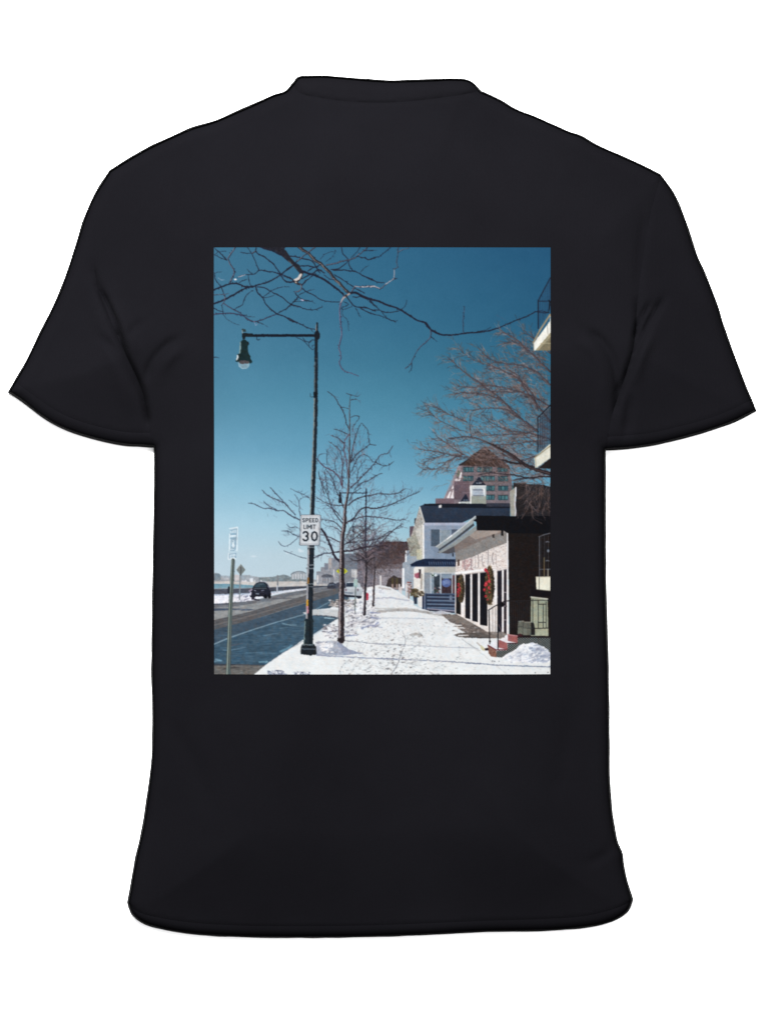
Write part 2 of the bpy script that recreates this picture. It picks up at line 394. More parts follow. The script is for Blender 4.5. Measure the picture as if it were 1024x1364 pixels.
# ---- far shore
kind('printed_headland', 'hazy tree covered headland with pale houses on the far shore')
poly(T(c10, [(0, 625), (70, 625), (105, 632), (125, 655), (230, 655), (330, 648), (450, 648), (470, 658), (560, 672), (690, 668), (780, 655), (830, 642), (880, 650), (915, 672), (1024, 690), (1200, 700), (1400, 700), (1400, 740), (0, 740)]), (146, 160, 172), noise=5, ns=(7, 4), col2=(150, 152, 158))
poly(T(c10, [(560, 680), (690, 672), (800, 650), (850, 645), (900, 662), (980, 690), (1100, 705), (1100, 725), (560, 725)]), (122, 134, 140), noise=7, ns=(6, 4))
poly(T(c10, [(45, 632), (100, 632), (120, 650), (120, 700), (45, 710)]), (118, 134, 146), noise=5)
for r_ in [(280, 645, 330, 712, (196, 190, 192)), (455, 684, 490, 728, (205, 212, 222)), (365, 706, 415, 728, (202, 204, 212)), (130, 680, 210, 700, (168, 170, 176)), (505, 700, 520, 725, (190, 195, 200)), (575, 705, 590, 722, (190, 195, 200))]:
    (x0, y0), (x1, y1) = T(c10, [(r_[0], r_[1]), (r_[2], r_[3])]); rect(x0, y0, x1, y1, r_[4], noise=5)
kind('printed_pavilion', 'pale arched pavilion on the far shore')
pv = (400 - 12, 757, 1)
poly(T(BL, [(478, 690), (490, 676), (515, 670), (550, 671), (568, 682), (572, 715), (482, 718)]), (150, 158, 166), noise=6)
for u in (492, 508, 524, 540, 556): stroke(T(BL, [(u, 716), (u, 690)]), 1.0, 1.0, (205, 208, 214))
stroke(T(BL, [(480, 690), (500, 678), (525, 672), (552, 675), (568, 684)]), 1.2, 1.0, (112, 122, 132))
kind('printed_beach', 'pale sand strip')
poly(T(c10, [(0, 722), (250, 722), (500, 726), (760, 722), (1024, 722), (1300, 724), (1500, 735), (1500, 790), (0, 800)]), (188, 184, 182), noise=5, ns=(12, 3), col2=(198, 194, 190))
kind('printed_sea', 'blue green strip of sea behind the wall')
poly(T(c10, [(0, 748), (200, 750), (400, 758), (490, 766), (540, 778), (490, 800), (0, 808)]), (96, 138, 158), noise=5, ns=(14, 2), col2=(122, 160, 176))
kind('printed_sea_wall', 'dark sea wall along the promenade')
poly(T(c10, [(0, 806), (460, 795), (700, 784), (1100, 772), (1330, 768), (1400, 775), (1400, 792), (1100, 795), (760, 830), (460, 858), (0, 872)]), (66, 70, 84), noise=8, ns=(9, 3), col2=(84, 90, 104))
stroke(T(c10, [(0, 806), (460, 797), (760, 783), (1100, 772)]), 1.0, .6, (140, 146, 155))

# ---- skyline behind
kind('printed_apartment_block', 'hazy stepped blocks of flats beyond the road')
sk = (128, 134, 146)
poly(T(c11, [(185, 350), (232, 350), (232, 302), (272, 300), (275, 255), (318, 258), (322, 200), (360, 195), (400, 205), (455, 250), (455, 500), (185, 500)]), sk, noise=7, ns=(5, 5), col2=(150, 152, 160))
poly(T(c11, [(318, 258), (322, 205), (355, 198), (358, 300), (318, 330)]), (165, 158, 158), noise=5)
poly(T(c11, [(275, 262), (318, 262), (318, 330), (275, 330)]), (120, 126, 140), noise=6)
poly(T(c11, [(500, 150), (700, 140), (760, 330), (760, 470), (500, 480)]), (104, 112, 126), noise=6, col2=(128, 132, 142))
poly(T(c11, [(580, 322), (660, 330), (660, 420), (580, 420)]), (176, 176, 180), noise=14, ns=(3, 3))
speck(*T(c11, [(230, 300)])[0], *T(c11, [(440, 470)])[0], 60, [(158, 160, 168), (104, 110, 124), (176, 172, 172)], (.5, 1.0), .5)
kind('printed_bandstand', 'dark roofed bandstand by the promenade')
poly(T(c11, [(240, 402), (262, 388), (300, 380), (340, 386), (380, 402), (372, 420), (250, 420)]), (84, 88, 100), noise=6)
for u in (262, 285, 318, 352, 372): stroke(T(c11, [(u, 415), (u, 475)]), 1.4, 1.2, (112, 112, 120))
stroke(T(c11, [(198, 400), (198, 472)]), 2, 2, (205, 205, 208))
stroke(T(c11, [(382, 335), (382, 405)]), 1.4, 1.4, (200, 200, 205))

# ---- promenade snow and road
kind('printed_promenade_snow', 'sunlit snow bank along the far side of the road')
poly(T(c10, [(0, 868), (200, 862), (460, 852), (700, 838), (1024, 806), (1330, 785), (1420, 790), (1300, 812), (1024, 826), (760, 862), (600, 905), (470, 945), (300, 952), (200, 972), (0, 975)]), (206, 210, 226), noise=9, ns=(7, 3), col2=(232, 233, 243))
poly(T(c10, [(0, 868), (200, 862), (460, 852), (700, 838), (900, 820), (700, 850), (460, 868), (0, 885)]), (140, 160, 186), noise=5, alpha=.7)
for _ in range(60):
    x, y = rnd.uniform(315, 336), rnd.uniform(793, 803); seg((x, y), (x + rnd.uniform(1, 3), y - rnd.uniform(.3, 1.6)), .5, .4, rnd.choice([(110, 112, 136), (245, 245, 252), (150, 150, 172), (225, 222, 235)]), .8)
kind('printed_road', 'wet asphalt road with a white lane line and icy blue patches')
poly([(285, 804.5), (311, 803), (335, 800.5), (361, 794), (380, 789.5), (407, 785.5), (418, 783.5), (435, 781.5), (462, 781), (466, 800), (462, 815), (455, 823), (440, 831), (400, 856), (338, 899), (285, 899)], (138, 140, 142), noise=6, ns=(16, 3))
poly([(285, 804.5), (335, 800.5), (361, 794), (407, 786), (435, 782), (460, 781), (460, 784), (407, 791), (361, 800), (311, 808), (285, 810)], (98, 102, 112), noise=8, ns=(10, 2), alpha=.8)
poly(T(c12, [(35, 222), (180, 222), (360, 226), (440, 234), (380, 244), (200, 238), (35, 248)]), (64, 78, 102), noise=5, alpha=.9)
poly(T(c12, [(35, 180), (150, 175), (250, 175), (160, 184), (35, 190)]), (72, 80, 98), alpha=.8)
for k in range(26):
    x = rnd.uniform(285, 420); y = 822 - (x - 285) * .245 + rnd.uniform(-12, 4); L = rnd.uniform(10, 40)
    stroke([(x, y), (x + L, y - L * .19)], rnd.uniform(.5, 1.3), .4, rnd.choice([(162, 163, 164), (116, 118, 122), (150, 150, 150), (105, 108, 114)]), .45)
poly([(285, 826), (311, 820), (335, 814), (362, 806), (407, 793), (452, 783), (462, 785), (451.6, 790), (418, 801), (407, 803), (362, 817), (335, 826), (285, 839)], (92, 92, 96), noise=6, ns=(14, 2))
stroke([(285, 833), (335, 820), (380, 807), (420, 796)], 1.4, .8, (122, 116, 114), .7)
poly([(285, 839), (335, 826), (362, 817.5), (407, 803.5), (418, 801), (452, 790), (464, 789), (464, 812), (452, 822), (400, 856), (352, 886.5), (285, 886.5)], (66, 92, 112), noise=6, ns=(16, 3), col2=(56, 88, 110))
poly([(285, 839), (335, 826), (362, 817.5), (407, 803.5), (452, 790), (452, 794), (404, 817), (335, 838), (302, 850), (285, 857)], (66, 84, 102), noise=6, ns=(16, 3), alpha=.7)
for k in range(150):
    x = rnd.uniform(285, 405); ymax = 884 - max(0, x - 352) * .62; y = rnd.uniform(846 - (x - 285) * .2, ymax); L = rnd.uniform(6, 30)
    if x + L * .7 > 352 + (886 - y) * 1.5: continue
    stroke([(x, y), (x + L * .5, y - L * .02), (x + L, y - L * .07)], .4, rnd.uniform(.5, 1.6), rnd.choice([(86, 118, 138), (50, 76, 98), (76, 108, 128), (98, 130, 150), (54, 80, 100)]), .3)
for p, w_, c_ in [([(50, 722), (110, 730), (40, 740)], 3, (120, 160, 182)), ([(480, 745), (560, 740), (540, 755)], 2.4, (130, 180, 200)), ([(130, 632), (200, 628), (340, 605)], 1.3, (112, 146, 168)), ([(350, 655), (500, 655), (680, 662)], 1.0, (108, 146, 168)), ([(520, 490), (600, 470), (680, 460)], 1.0, (118, 152, 172)), ([(700, 370), (780, 385), (840, 385)], 1.6, (140, 176, 192)), ([(680, 420), (760, 410)], 1.0, (112, 144, 162)), ([(690, 640), (770, 610), (800, 580)], 4, (110, 158, 182))]:
    [stroke([(x + rnd.uniform(-1.5, 1.5), y + rnd.uniform(-.8, .8)) for x, y in T(c12, p)], w_ * .8, w_ * .4, c_, .3) for _q in range(3)]
stroke(T(c12, [(210, 585), (320, 562)]), 1.0, .6, (110, 96, 108), .6)
stroke([(285, 858.3), (302, 851), (334.7, 839.5), (367.5, 829), (404.4, 818.7), (424, 810), (440, 801)], 1.7, .7, (140, 166, 182), .75)
poly([(285, 885.5), (320, 884.5), (353, 886), (337, 899), (285, 899)], (104, 102, 100), noise=8, ns=(10, 3))
poly(T(c12, [(35, 760), (300, 768), (540, 770), (530, 780), (300, 776), (35, 782)]), (44, 52, 66), alpha=.7)
poly(T(c12, [(90, 830), (150, 818), (300, 800), (250, 790), (150, 800), (80, 840)]), (62, 62, 66), alpha=.6)

# ---- right and centre background
kind('printed_background_wall', 'grey mauve mass of far houses behind the trees')
poly([(476, 740), (505, 726), (545, 724), (545, 786), (500, 786), (476, 790)], (112, 106, 116), noise=14, ns=(4, 3))
kind('printed_brick_building', 'dark brick building half hidden behind bare trees')
poly([(505, 722), (546, 721.5), (548, 733), (546, 752), (505, 758)], (84, 62, 62), noise=10, ns=(4, 3))
poly(T(c8, [(650, 815), (910, 818), (905, 835), (650, 832)]), (66, 40, 44), noise=4)
poly([(498, 752), (543, 751), (543, 785), (498, 785)], (138, 132, 140), noise=10, ns=(5, 4))
poly([(498, 740), (546, 740), (545, 757), (498, 758)], (96, 82, 86), noise=10, ns=(4, 3), alpha=.6)
kind('printed_hut', 'small dark gabled hut at the end of the pavement')
poly(T(c14, [(120, 430), (150, 350), (210, 308), (255, 335), (300, 340), (300, 450), (120, 445)]), (66, 54, 52), noise=6)
stroke(T(c14, [(60, 320), (60, 430)]), 2.2, 2.2, (214, 208, 208))
for u in (195, 245): stroke(T(c14, [(u, 400), (u, 460)]), 2.4, 2.4, (150, 128, 120)); stroke(T(c14, [(u, 350), (u, 400)]), 3.0, 2.4, (84, 74, 48))
kind('printed_hotel_tower', 'pink stepped hotel tower with teal windows and pyramid roof')
poly(T(c15, [(340, 545), (440, 545), (520, 400), (610, 170), (1180, 170), (1240, 560), (1300, 640), (340, 640)]), (124, 112, 120), noise=6, ns=(5, 4))
poly(T(c15, [(440, 545), (525, 385), (600, 175), (640, 175), (560, 350), (550, 545)]), (150, 132, 138), noise=5)
poly(T(c15, [(552, 352), (612, 346), (640, 250), (650, 180), (1180, 170), (1220, 560), (552, 560)]), (118, 106, 112), noise=8)
poly(T(c15, [(552, 352), (720, 352), (730, 560), (552, 560)]), (108, 90, 100), noise=6)
poly(T(c15, [(340, 548), (550, 548), (552, 622), (340, 622)]), (118, 98, 108), noise=5)
for q in ([(468, 542), (500, 470), (520, 462), (498, 542)], [(508, 542), (545, 440), (548, 545)], [(556, 345), (570, 318), (592, 322), (600, 345)], [(600, 345), (625, 245), (640, 250), (636, 300), (612, 350)], [(520, 440), (540, 395), (548, 430)]):
    poly(T(c15, q), (238, 230, 234))
stroke(T(c15, [(605, 175), (440, 545)]), 1.0, 1.0, (160, 140, 146))
poly(T(c15, [(575, 290), (600, 215), (628, 250), (605, 300)]), (110, 112, 100), noise=10)
def windows(k, u0, v0, u1, v1, n):
    (x0, y0), (x1, y1) = T(k, [(u0, v0), (u1, v1)])
    rect(x0, y0, x1, y1, (40, 74, 86), noise=5)
    for i in range(n):
        a_ = x0 + (x1 - x0) * (i + .12) / n; b_ = x0 + (x1 - x0) * (i + .82) / n
        rect(a_, y0 + .7, b_, y1 - .8, rnd.choice([(66, 112, 122), (52, 92, 104), (74, 124, 130)]), noise=8)
    stroke([(x0, y0 + .2), (x1, y0 + .2)], .7, .7, (30, 50, 60))
for a_ in [(655, 188, 775, 245, 4), (815, 188, 985, 245, 5), (655, 290, 770, 348, 4), (855, 290, 1012, 350, 5), (915, 400, 1012, 458, 3), (915, 505, 1012, 562, 3)]: windows(c15, *a_)
for a_ in [(310, 412, 432, 475, 3), (310, 532, 435, 592, 3), (310, 648, 435, 708, 3), (300, 305, 430, 360, 3), (480, 530, 520, 590, 1)]: windows(c16, *a_)
for v in (268, 375, 480): stroke(T(c15, [(650, v), (1180, v)]), .8, .8, (142, 124, 132), .6)
poly(T(c15, [(610, 160), (720, 90), (850, -2), (940, -2), (1010, 35), (1120, 160), (1160, 190), (615, 172)]), (78, 58, 52), noise=10, ns=(3, 3))
poly([(646, 594.5), (675, 618), (680, 624), (640, 620), (618, 619), (613, 620), (630, 605)], (74, 56, 50), noise=10, ns=(3, 3))
stroke(T(c15, [(610, 165), (640, 160), (720, 95)]), 1.2, .8, (34, 36, 50))
kind('printed_cupola', 'white louvred cupola with a dark pointed roof')
poly(T(c15, [(745, 400), (915, 400), (915, 630), (735, 630), (735, 480), (728, 420)]), (196, 202, 204), noise=4)
poly(T(c15, [(745, 520), (915, 520), (915, 630), (745, 630)]), (150, 156, 146), noise=3)
poly(T(c15, [(765, 440), (800, 432), (860, 432), (885, 450), (885, 500), (765, 505)]), (166, 178, 194), noise=5)
for v in (448, 512): stroke(T(c15, [(770, v), (885, v)]), 1.5, 1.5, (98, 106, 122), .8)
stroke(T(c15, [(740, 405), (742, 450), (740, 620)]), 2.0, 1.5, (240, 238, 236)); stroke(T(c15, [(890, 440), (893, 500)]), 1.8, 1.4, (235, 238, 240))
stroke(T(c15, [(745, 402), (914, 402)]), 1.3, 1.3, (216, 220, 222))
poly(T(c15, [(830, 302), (845, 305), (915, 398), (750, 398)]), (34, 42, 62), noise=3)
for u in (812, 835, 855): ell(*T(c15, [(u, 372)])[0], 1.1, .9, (130, 142, 158))
kind('printed_cupola', 'small low cupola beside the taller white one')
poly(T(c15, [(605, 585), (735, 578), (735, 625), (605, 620)]), (180, 186, 182), noise=3)
ell(*T(c15, [(612, 602)])[0], 1.4, 1.6, (240, 238, 236))
poly(T(c15, [(680, 497), (690, 497), (728, 580), (622, 580)]), (34, 42, 62), noise=3)
for u in (668, 690, 706): ell(*T(c15, [(u, 565)])[0], .9, .7, (120, 132, 150))

kind('printed_chimney', 'dark brick chimney rising behind the white house')
poly(T(c8, [(918, 668), (966, 668), (966, 812), (918, 812)]), (96, 78, 92), noise=5)
poly(T(c8, [(966, 588), (1002, 586), (1004, 770), (966, 780)]), (54, 56, 66), noise=5)
kind('printed_white_house', 'two storey white clapboard house with a blue porch roof and dark slate roof')
H = lambda q, c_, **k: poly(T(BR, q), c_, **k)
H([(235, 280), (262, 370), (262, 590), (232, 590), (170, 480), (190, 440)], (166, 162, 156), noise=18, ns=(2.5, 3))      # sunlit gable end
H([(212, 420), (262, 370), (262, 600), (212, 600)], (192, 188, 180), noise=18, ns=(2, 3))
H([(150, 540), (215, 520), (235, 600), (150, 620)], (142, 160, 180), noise=6)
H([(135, 610), (215, 565), (262, 600), (262, 790), (135, 770)], (150, 162, 176), noise=5)
for q in ([(152, 536), (160, 536), (160, 604), (150, 604)], [(133, 640), (146, 640), (146, 756), (133, 756)]): H(q, (232, 234, 238))
H([(215, 628), (262, 628), (262, 790), (200, 780), (200, 640)], (226, 222, 216), noise=8)
H([(160, 470), (212, 440), (240, 520), (215, 570), (180, 570)], (150, 150, 138), noise=14, ns=(3, 3))
H([(218, 530), (248, 530), (248, 590), (218, 590)], (190, 186, 160), noise=14, ns=(3, 3))
H([(262, 372), (520, 372), (520, 500), (440, 590), (262, 590)], (138, 152, 174), noise=4, col2=(124, 142, 166))
for v in range(395, 585, 9): stroke(T(BR, [(264, v), (445, v)]), .5, .5, (134, 150, 178), .5)
stroke(T(BR, [(256, 392), (258, 588)]), 2.0, 2.0, (238, 236, 236))
H([(260, 374), (520, 374), (510, 392), (260, 392)], (164, 172, 196))
H([(300, 414), (354, 414), (354, 512), (300, 512)], (76, 92, 110), noise=5)
H([(354, 418), (420, 418), (400, 470), (354, 500)], (132, 146, 158), noise=5)
H([(420, 414), (460, 414), (440, 430), (420, 445)], (78, 90, 110))
stroke(T(BR, [(354, 414), (354, 510)]), .9, .9, (176, 190, 205))
H([(235, 280), (265, 268), (362, 268), (362, 278), (760, 284), (760, 340), (560, 340), (480, 376), (262, 376)], (44, 58, 80), noise=3.5, ns=(5, 2), col2=(38, 52, 74))
for v in range(290, 372, 7): stroke(T(BR, [(245 + (v - 285) * .15, v), (700, v)]), .5, .5, (58, 74, 96), .35)
H([(262, 266), (480, 264), (760, 268), (760, 292), (362, 288), (362, 278), (262, 278)], (22, 28, 44))
H([(345, 276), (362, 270), (362, 288), (345, 290)], (220, 216, 214))
stroke(T(BR, [(236, 284), (262, 372), (254, 380)]), 1.2, 1.2, (220, 216, 210))
H([(262, 630), (445, 630), (445, 800), (262, 790)], (142, 148, 156), noise=6, col2=(130, 140, 154))            # porch wall
H([(262, 630), (445, 630), (445, 664), (262, 664)], (176, 174, 168), noise=3)
H([(180, 618), (212, 600), (262, 584), (445, 588), (445, 628), (262, 628), (185, 628)], (24, 40, 70), noise=4, ns=(3, 3))
for i, u in enumerate(range(290, 445, 13)): stroke(T(BR, [(u, 604 + (i % 2)), (u + 3, 620)]), 1.2, .9, (104, 126, 158), .75)
stroke(T(BR, [(183, 630), (445, 630)]), .8, .8, (90, 104, 130))
kind('printed_shop_window', 'glazed porch window with a round blue sign')
H([(300, 668), (440, 668), (440, 786), (300, 786)], (120, 136, 152), noise=12, ns=(4, 4))
H([(318, 680), (352, 680), (352, 785), (318, 785)], (52, 62, 74), noise=14, ns=(3, 3))
H([(362, 690), (420, 690), (420, 785), (362, 785)], (64, 46, 54), noise=8, ns=(3, 3))
H([(365, 676), (420, 676), (420, 700), (365, 700)], (128, 146, 166), noise=5)
ell(*T(BR, [(390, 724)])[0], 6.4, 5.9, (84, 104, 160)); 
for dv in (-8, 0, 8): stroke(T(BR, [(372, 726 + dv), (390, 720 + dv), (408, 724 + dv)]), 1.0, .8, (146, 166, 214), .8)
for u in (300, 357, 424, 440): stroke(T(BR, [(u, 668), (u, 786)]), 1.6, 1.6, (176, 188, 200))
stroke(T(BR, [(300, 668), (440, 668)]), 1.4, 1.4, (190, 194, 198))
H([(426, 680), (438, 680), (438, 786), (426, 786)], (96, 60, 66), noise=5)
speck(*T(BR, [(320, 750)])[0], *T(BR, [(352, 784)])[0], 30, [(190, 196, 204), (60, 80, 60), (150, 60, 70)], (.6, 1.2), .8)
speck(*T(BR, [(302, 672)])[0], *T(BR, [(320, 700)])[0], 14, [(60, 84, 66), (200, 205, 205)], (.8, 1.4), .8)
ell(*T(BR, [(328, 680)])[0], 2.2, 1.8, (206, 214, 220))
kind('printed_porch_fence', 'low blue grey board fence in front of the porch')
H([(262, 786), (445, 786), (445, 900), (262, 882)], (74, 92, 120), noise=4, ns=(6, 2))
for v in (796, 816, 838, 858): stroke(T(BR, [(275, v), (445, v + 4)]), 2.4, 2.4, (40, 50, 76)); stroke(T(BR, [(275, v + 9), (445, v + 13)]), 1.0, 1.0, (110, 130, 154))
stroke(T(BR, [(262, 880), (445, 896)]), 2.2, 2.2, (54, 56, 76)); stroke(T(BR, [(270, 874), (440, 888)]), 1.0, 1.0, (170, 164, 184))
stroke(T(BR, [(274, 788), (274, 884)]), 1.4, 1.4, (38, 52, 78)); stroke(T(BR, [(442, 788), (442, 902)]), 1.6, 1.6, (130, 140, 160))
for q in ([(408, 796), (424, 796), (424, 836), (408, 836)],): H(q, (104, 120, 144), noise=8)
stroke(T(BR, [(262, 788), (262, 878)]), 1.2, 1.2, (150, 158, 176))
kind('printed_planter', 'blue planter and brown shrubs beside the house entrance')
H([(196, 800), (222, 800), (220, 848), (204, 848)], (48, 62, 84), noise=4)
H([(246, 800), (262, 800), (262, 880), (248, 878)], (46, 54, 84), noise=4)
H([(222, 780), (250, 780), (250, 870), (226, 860)], (226, 222, 218), noise=6)
speck(*T(BR, [(186, 760)])[0], *T(BR, [(226, 806)])[0], 90, [(98, 84, 58), (72, 66, 44), (130, 116, 88), (60, 52, 44)], (.8, 1.9), .9)
speck(*T(BR, [(232, 772)])[0], *T(BR, [(260, 800)])[0], 50, [(110, 92, 66), (190, 180, 160), (72, 60, 48)], (.8, 1.6), .9)
speck(*T(BR, [(164, 720)])[0], *T(BR, [(190, 780)])[0], 46, [(140, 80, 80), (170, 140, 136), (96, 70, 70), (200, 190, 190)], (.8, 1.7), .9)
for u, v0, v1 in ((158, 735, 810), (172, 760, 818), (118, 735, 790), (128, 750, 790)): stroke(T(BR, [(u, v0), (u, v1)]), 2.0, 2.0, (206, 196, 196) if u != 172 else (150, 120, 112))
kind('printed_flag', 'small pink and red flag hanging over the pavement')
H([(204, 672), (232, 664), (238, 694), (220, 700), (205, 690)], (166, 92, 112), noise=16, ns=(3, 2))
H([(230, 645), (243, 645), (243, 700), (232, 700)], (58, 44, 52), noise=4)
H([(240, 672), (252, 672), (250, 760), (240, 764)], (170, 160, 150), noise=8)

# ---- snow pavement
kind('printed_snow_pavement', 'snow covered pavement marked by footprints and a bicycle track')
SN = [(338, 899), (356, 884), (376, 870), (392, 860.5), (403, 852.5), (418, 846.5), (429, 840), (434, 834), (445, 827), (452, 823), (419, 819.5), (403, 817), (418, 811.8), (440, 810), (452, 800), (480, 797), (486, 783), (505, 779), (520, 782), (529, 787), (542, 795.5), (551, 801), (551, 806), (563, 811), (585, 817), (612, 818), (640, 835), (672, 846), (734, 850), (734, 899)]
poly(SN, (216, 219, 224), noise=3.5, ns=(14, 4), col2=(226, 230, 231))
poly(SN, (226, 229, 230), noise=5, ns=(2.2, 1.6), alpha=.35, setid=False)
poly(T(c13, [(20, 190), (130, 158), (370, 160), (450, 170), (470, 200), (380, 236), (140, 216), (60, 214)]), (186, 190, 194), noise=7, ns=(14, 3), alpha=.9)
stroke(T(c13, [(140, 218), (280, 224), (375, 242)]), 1.2, .9, (66, 72, 88), .9)
stroke(T(c13, [(240, 240), (330, 250)]), 2, 1.2, (160, 190, 205), .8)
insn = polymask(SN)
def in_snow(x, y):
    a0, b0, a1, b1, m = insn; u, v = int((x - X0) * SS) - a0, int((y - Y0) * SS) - b0
    return 0 <= v < m.shape[0] and 0 <= u < m.shape[1] and m[v, u]
# dirty snow near the parked truck
poly(T(c11, [(320, 745), (350, 700), (440, 668), (520, 668), (640, 690), (640, 720), (560, 745), (440, 760)]), (120, 116, 116), noise=16, ns=(3, 2))
speck(*T(c11, [(330, 668)])[0], *T(c11, [(640, 760)])[0], 150, [(196, 192, 190), (84, 82, 88), (150, 138, 130), (228, 224, 224)], (.6, 1.5), .8, 1.6)
# path bands (blown clear, shadows)
for p, w_, c_, a_ in [
    ([(500, 815), (530, 812.5), (552, 813), (570, 816), (590, 819)], 3.6, (142, 138, 136), .7), ([(498, 811), (540, 810), (556, 812)], 1.6, (176, 172, 168), .7),
    ([(500, 797), (520, 796), (545, 800)], 2.2, (168, 172, 188), .8), ([(505, 783), (520, 785)], 2.0, (178, 168, 164), .8),
    ([(500, 823.5), (540, 824.5), (590, 824)], .8, (196, 202, 212), .7)]:
    stroke(p, w_, w_, c_, a_)
poly([(587, 817.5), (612, 818), (625, 828), (650, 838), (672, 846), (672, 849), (655, 850), (634, 849), (612, 849), (604, 846), (612, 843), (620, 843), (612, 838), (604, 834), (606, 831), (600, 829)], (116, 106, 102), noise=16, ns=(6, 2))
speck(590, 818, 672, 848, 120, [(86, 78, 76), (150, 140, 134), (196, 188, 184)], (.5, 1.3), .6, 2.2, test=lambda x, y: y > 817 + (x - 590) * .1 and y < 822 + (x - 588) * 1.3 and y < 849 and x < 612 + (y - 816) * 2.2)
poly(T(c20, [(770, 330), (900, 312), (1024, 310), (1100, 330), (1100, 362), (940, 366), (820, 356)]), (96, 88, 84), noise=8, ns=(8, 2))
poly(T(c20, [(690, 150), (860, 150), (960, 190), (1010, 240), (900, 240), (800, 210)]), (124, 114, 108), noise=7, ns=(8, 2))
for p in ([(810, 340), (900, 338)], [(760, 240), (840, 244)], [(790, 262), (870, 270)], [(620, 128), (560, 126)]): stroke(T(c20, p), 1.8, 1.2, (226, 224, 222), .9)
poly(T(c20, [(530, 118), (640, 96), (700, 110), (760, 122), (600, 132)]), (180, 180, 190), noise=16, ns=(3, 2))
poly(T(c20, [(330, 330), (400, 312), (450, 318), (460, 345), (430, 358), (400, 340), (340, 345)]), (160, 154, 148), noise=8, alpha=.9)
stroke(T(c20, [(430, 312), (450, 335), (466, 358)]), 1.2, .8, (110, 104, 104), .7)
# long thin shadows across the snow
for p, w_, a_ in [([(0, 560), (300, 575), (700, 593), (1024, 612)], 1.3, .8), ([(0, 422), (300, 434), (640, 450), (1000, 464)], 1.0, .45), ([(40, 168), (300, 170), (600, 182)], .8, .4)]:
    stroke(T(c20, p), w_, w_, (112, 120, 146), a_)
stroke(T(c19, [(0, 792), (400, 820), (960, 842)]), 1.3, 1.5, (104, 114, 140), .8)
stroke(T(c13, [(160, 605), (400, 620), (1000, 648)]), 1.6, 1.3, (118, 126, 156), .8)
stroke(T(c13, [(430, 462), (620, 478), (660, 488), (1024, 500)]), 1.2, .7, (118, 122, 138), .75)
ell(*T(c13, [(640, 485)])[0], 2.0, .9, (100, 104, 118), alpha=.8)
# bicycle track
tr = cat(T(c20, [(262, 300), (285, 345), (292, 420), (270, 470), (245, 530), (228, 590), (200, 650), (165, 700), (150, 725)]), 3)
stroke(tr, .6, 1.7, (134, 134, 142), .8); stroke([(x + 1.5, y + .3) for x, y in tr], .5, 1.3, (246, 248, 248), .7)
tr = cat(T(c13, [(540, 625), (480, 650), (420, 700), (385, 760), (390, 790)]), 3)
stroke(tr, .8, 1.2, (168, 172, 176), .5)
for x, y in tr[::2]: seg((x - .9, y), (x + .9, y + .5), .4, .4, (128, 130, 138), .7)
for x, y in tr[::2]: seg((x + 3.6, y + .5), (x + 5, y + 1), .4, .4, (136, 138, 144), .7)
for p in ([(570, 640), (530, 710), (500, 770)], [(640, 500), (600, 570)], [(470, 480), (450, 520)], [(680, 400), (640, 490)]): stroke(T(c13, p), .7, .7, (176, 180, 184), .7)
stroke(T(c20, [(380, 200), (430, 320), (500, 440)]), .6, .6, (186, 190, 192), .7); stroke(T(c20, [(840, 375), (920, 430), (1020, 490)]), 1.0, .8, (146, 148, 152), .7)
stroke(T(c20, [(385, 660), (420, 722)]), 1.2, 1.6, (246, 250, 250), .8); stroke(T(c20, [(300, 620), (260, 722)]), 1.2, 1.6, (244, 248, 248), .8)
stroke(T(c19, [(0, 560), (200, 700), (460, 915)]), .8, .8, (176, 178, 180), .6)
# footprints
for _ in range(760):
    y = 826 + 72 * rnd.random() ** .85; g = (y - 800) / 98
    x = rnd.gauss(532 - 6 * g, 20 + 22 * g)
    if not (458 < x < 650) or not in_snow(x, y): continue
    s = .5 + 1.0 * g * rnd.uniform(.5, 1.2); a = rnd.uniform(-.5, .3)
    seg((x - s, y - s * a * .6), (x + s, y + s * a * .6), s * .45, s * .3, rnd.choice([(150, 152, 156), (172, 174, 178), (128, 128, 132), (188, 190, 192)]), rnd.uniform(.4, .85))
    if rnd.random() < .4: seg((x - s, y + s * .8), (x + s, y + s * .9), s * .3, s * .3, (244, 247, 247), .6)
for u, v in [(125, 665), (205, 700), (125, 490), (165, 385), (240, 430), (275, 600), (345, 650), (175, 540), (270, 560), (170, 605), (190, 470)]:
    x, y = T(c20, [(u, v)])[0]; seg((x - 1.2, y + .4), (x + 1.4, y - .4), .9, .6, (116, 114, 118), .8)
speck(490, 800, 600, 850, 160, [(186, 188, 192), (200, 202, 206), (166, 168, 174)], (.4, 1.1), .5, 2.0, test=in_snow)
speck(560, 850, 734, 896, 150, [(186, 190, 192), (204, 208, 210), (170, 174, 176)], (.4, 1.0), .5, 1.8, test=in_snow)
speck(345, 870, 470, 897, 30, [(206, 210, 214), (240, 242, 243)], (.4, 1.0), .5, 1.8, test=in_snow)
for u, v in [(795, 908), (938, 908), (330, 775), (305, 770), (380, 775)]: ell(*T(c19, [(u, v)])[0], 1.1, .8, (90, 92, 100), alpha=.8)
# snow at the frame's foot, shaded blue
poly(T(c12, [(570, 866), (590, 845), (640, 822), (690, 830), (720, 848), (760, 868)]), (150, 158, 178), noise=16, ns=(2, 1.4))
poly(T(c12, [(800, 868), (830, 848), (880, 835), (940, 848), (975, 868)]), (158, 166, 184), noise=16, ns=(2, 1.4))
SNOWFOOT = 1

